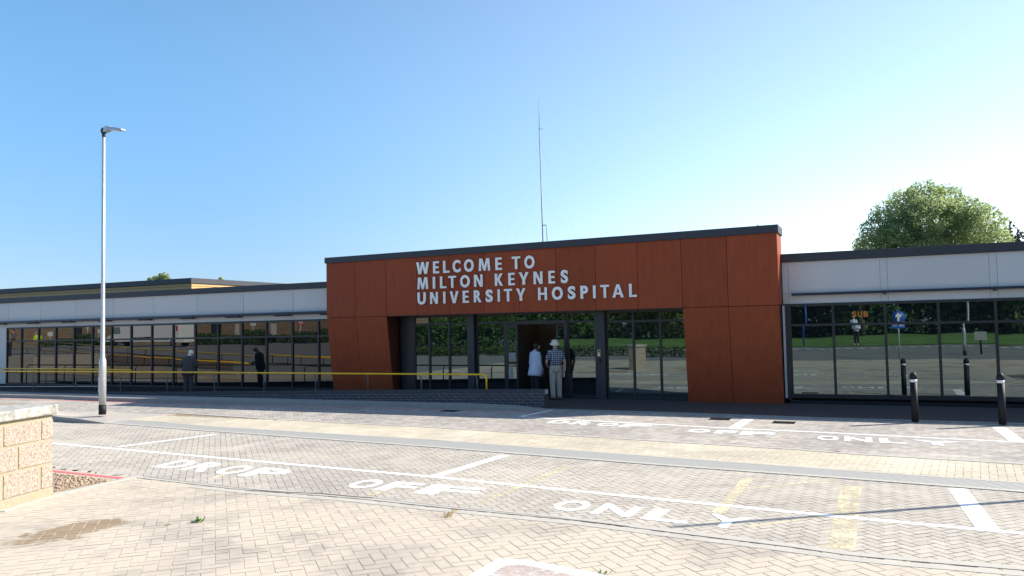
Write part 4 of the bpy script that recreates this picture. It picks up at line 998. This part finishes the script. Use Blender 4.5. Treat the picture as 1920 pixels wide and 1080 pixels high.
# side profile (x from nose -hl to tail +hl)
prof=[(-hl,.55),(-hl,1.15),(-hl+.35,1.45),(-hl+1.0,1.62),(-hl+1.9,hh-.25),(-hl+2.4,hh),(hl-.1,hh),(hl,hh-.15),(hl,.5)]
mb=MB(); n=len(prof); mb.add([(x,-W,z) for x,z in prof]+[(x,W,z) for x,z in prof],[tuple(range(n)),tuple(range(2*n-1,n-1,-1))]+[(i,n+i,n+(i+1)%n,(i+1)%n) for i in range(n)]); mb.build('body',mat('van_white',(.75,.77,.8),.25,var=.02),vn,bevel=.05)
mb=MB(); mb.add([(-hl+1.05,W+.01,1.70),(-hl+1.85,W+.01,hh-.45),(-hl+2.9,W+.01,hh-.45),(-hl+2.9,W+.01,1.65)],[(0,1,2,3)[::-1]]); mb.build('side_window',m_glass,vn)
mb=MB(); mb.add([(-hl+1.02,-W*.85,1.66),(-hl+1.02,W*.85,1.66),(-hl+1.86,W*.85,hh-.3),(-hl+1.86,-W*.85,hh-.3)],[(0,1,2,3)]); q_=mb.build('windscreen',m_glass,vn)
mb=MB(); mb.box(-hl+3.1,hl-2.6,W,W+.03,.75,1.15); mb.build('side_trim',m_black,vn)
mb=MB(); mb.box(hl-.5,hl-.25,W-.1,W+.02,1.3,1.9); mb.build('tail_light',mat('tail_red',(.5,.02,.02),.3),vn)
for x in (-hl+1.35,hl-1.9):
    for sd in (-1,1):
        mb=MB(); mb.tube([(x,sd*(W-.25),.45),(x,sd*(W+.02),.45)],.45,22); w=mb.build('wheel',m_black,vn); q2=MB(); q2.tube([(x,sd*(W+.02),.45),(x,sd*(W+.05),.45)],.27,18); q2.build('rim',m_galv,w)
# far railed path
def farrail(px,label):
    pts=[]
    for x,y,Y in px: p=MY(x,y,Y); pts.append((p.x,p.z,Y))
    r=empty('handrail',(0,0,0),label,'railing'); mb=MB(); mb.tube([(a,c,b) for a,b,c in pts],.055,8); mb.build('rail',m_yellow,r)
    mb=MB(); mb.tube([(a,c,b-.5) for a,b,c in pts],.03,6); mb.build('mid_rail',m_black,r)
    for (a,b,c),(d,e,f) in zip(pts,pts[1:]):
        for k in range(5):
            t=k/5; x=a+(d-a)*t; z=b+(e-b)*t; y=c+(f-c)*t; mb=MB(); mb.tube([(x,y,gz(y)),(x,y,z)],.03,6); mb.build('post',m_black,r)
farrail([(80,641,-18),(240,653,-10),(480,667,0),(640,672,6)],'yellow topped handrail on the far side of the opposite path, mirrored in the glass')
farrail([(10,651,-10),(240,668,0),(465,681,9)],'yellow topped handrail on the near side of the opposite path, mirrored in the glass')
def mpatch(name,px,m,z=.012):
    v=[]
    for x,y,Y in px:
        p=P(x,y,2*GLASS-Y); v.append(Vector((p.x,Y,gz(Y))))
    return sheet(name,v,m,z)
pth=[M(15,678),M(100,682),M(240,686),M(440,697),M(455,718),M(240,708),M(100,702),M(15,697)]
sheet('sandy_path',pth,mat('sandy_path',(.30,.23,.15),.9,var=.25,scale=1.5),.012)
sb=[M(15,664),M(100,662),M(240,664),M(440,676),M(440,694),M(240,683),M(100,679),M(15,675)]
sheet('soil_bed',sb,mat('dark_soil',(.12,.07,.05),.95,var=.4,scale=3),.012)
# one-way sign and blue post, mirrored in the right wing
def oneway():
    q=MY(1687,590,-3.5); r=empty('one_way_sign',(q.x,-3.5,gz(-3.5)),'round blue one-way sign with white arrow and plate below, behind the camera','sign')
    h=q.z-gz(-3.5); rr=.33
    mb=MB(); mb.tube([(0,0,0),(0,0,h+.3)],.038,10); mb.build('post',m_galv,r)
    mblu=mat('sign_blue',(.02,.10,.45),.4,var=.03)
    mb=MB(); mb.tube([(0,.045,h),(0,.065,h)],rr,32); d=mb.build('disc',mblu,r)
    mb=MB(); pts=[(-.055,-.22),(.055,-.22),(.055,.02),(.13,-.03),(.13,.08),(0,.24),(-.13,.08),(-.13,-.03),(-.055,.02)]
    mb.add([(x,.069,h+z) for x,z in pts],[tuple(range(9))]); mb.build('arrow',m_bandwhite,d)
    mb=MB(); mb.box(-.32,.32,.045,.062,h-.72,h-.38); pl=mb.build('plate',mblu,r)
    flat_text('ONE WAY',.27,h-.62,.14,.083,.066,m_bandwhite,'plate_text',pl,flip=True)
oneway()
q=M(1511,648); sp=empty('blue_signpost',(q.x,q.y,q.z),'slim blue post with angled white arm by the grass, mirrored in the right glass','post')
mb=MB(); mb.tube([(0,0,0),(0,0,2.9)],.05,10); mb.build('post',mat('blue_paint',(.02,.08,.4),.4),sp); mb=MB(); mb.tube([(0,0,2.9),(-.5,0,2.95),(-.8,0,3.3)],.04,8); mb.build('arm',m_galv,sp)
q=M(1843,666); bs=empty('square_post_sign',(q.x,q.y,q.z),'small square sign on a short black post by the kerb behind the camera','sign')
mb=MB(); mb.tube([(0,0,0),(0,0,.9)],.05,8); mb.build('post',m_black,bs); mb=MB(); mb.box(-.28,.28,.05,.07,.75,1.2); mb.build('plate',mat('grey_plate',(.3,.3,.3),.5),bs)
# ------------------------------------------------------------------ camera, light, world
cam=bpy.data.cameras.new('camera'); co=bpy.data.objects.new('camera',cam); link(co)
cam.sensor_width=36; cam.lens=36*FPX/1920; cam.clip_end=3000; cam.clip_start=.05
Mx=Matrix((RT,UP,-FWD)).transposed().to_4x4(); Mx.translation=EYE; co.matrix_world=Mx
sc.camera=co
SX,SY=1.17,.85
el=math.atan(1/math.hypot(SX,SY)); az=math.atan2(SX,SY)
sun=bpy.data.lights.new('sun','SUN'); sun.energy=5.0; sun.angle=rad(.53); sun.color=(1,.94,.83)
so_=bpy.data.objects.new('sun',sun); link(so_); so_.rotation_euler=Vector((SX,SY,1)).to_track_quat('Z','Y').to_euler()
w=bpy.data.worlds.new('World'); sc.world=w; w.use_nodes=True; t=w.node_tree
sky=t.nodes.new('ShaderNodeTexSky'); sky.sky_type='NISHITA'; sky.sun_disc=False; sky.sun_elevation=el; sky.sun_rotation=az
sky.air_density=1.0; sky.dust_density=.5; sky.ozone_density=.7; sky.altitude=300
g=t.nodes.new('ShaderNodeTexCoord').outputs['Generated']
nrm=t.nodes.new('ShaderNodeVectorMath'); nrm.operation='NORMALIZE'; t.links.new(g,nrm.inputs[0])
sp_=t.nodes.new('ShaderNodeSeparateXYZ'); t.links.new(nrm.outputs[0],sp_.inputs[0])
dt=t.nodes.new('ShaderNodeVectorMath'); dt.operation='DOT_PRODUCT'; t.links.new(nrm.outputs[0],dt.inputs[0]); dt.inputs[1].default_value=tuple(Vector((SX,SY,1)).normalized())
fe=rng(t,sp_.outputs[2],.0,.36); fs_=rng(t,dt.outputs['Value'],-.12,.66)
tint=mix(t,fs_,mix(t,fe,(.39,.49,.72),(.56,.84,.95)),(1,1,1))
skyc=mix(t,1.0,sky.outputs[0],tint,'MULTIPLY')
t.links.new(skyc,t.nodes['Background'].inputs[0]); t.nodes['Background'].inputs[1].default_value=.125
vs=sc.view_settings; vs.view_transform='Standard'; vs.look='None'; vs.gamma=1; vs.use_curve_mapping=False; vs.exposure=.95
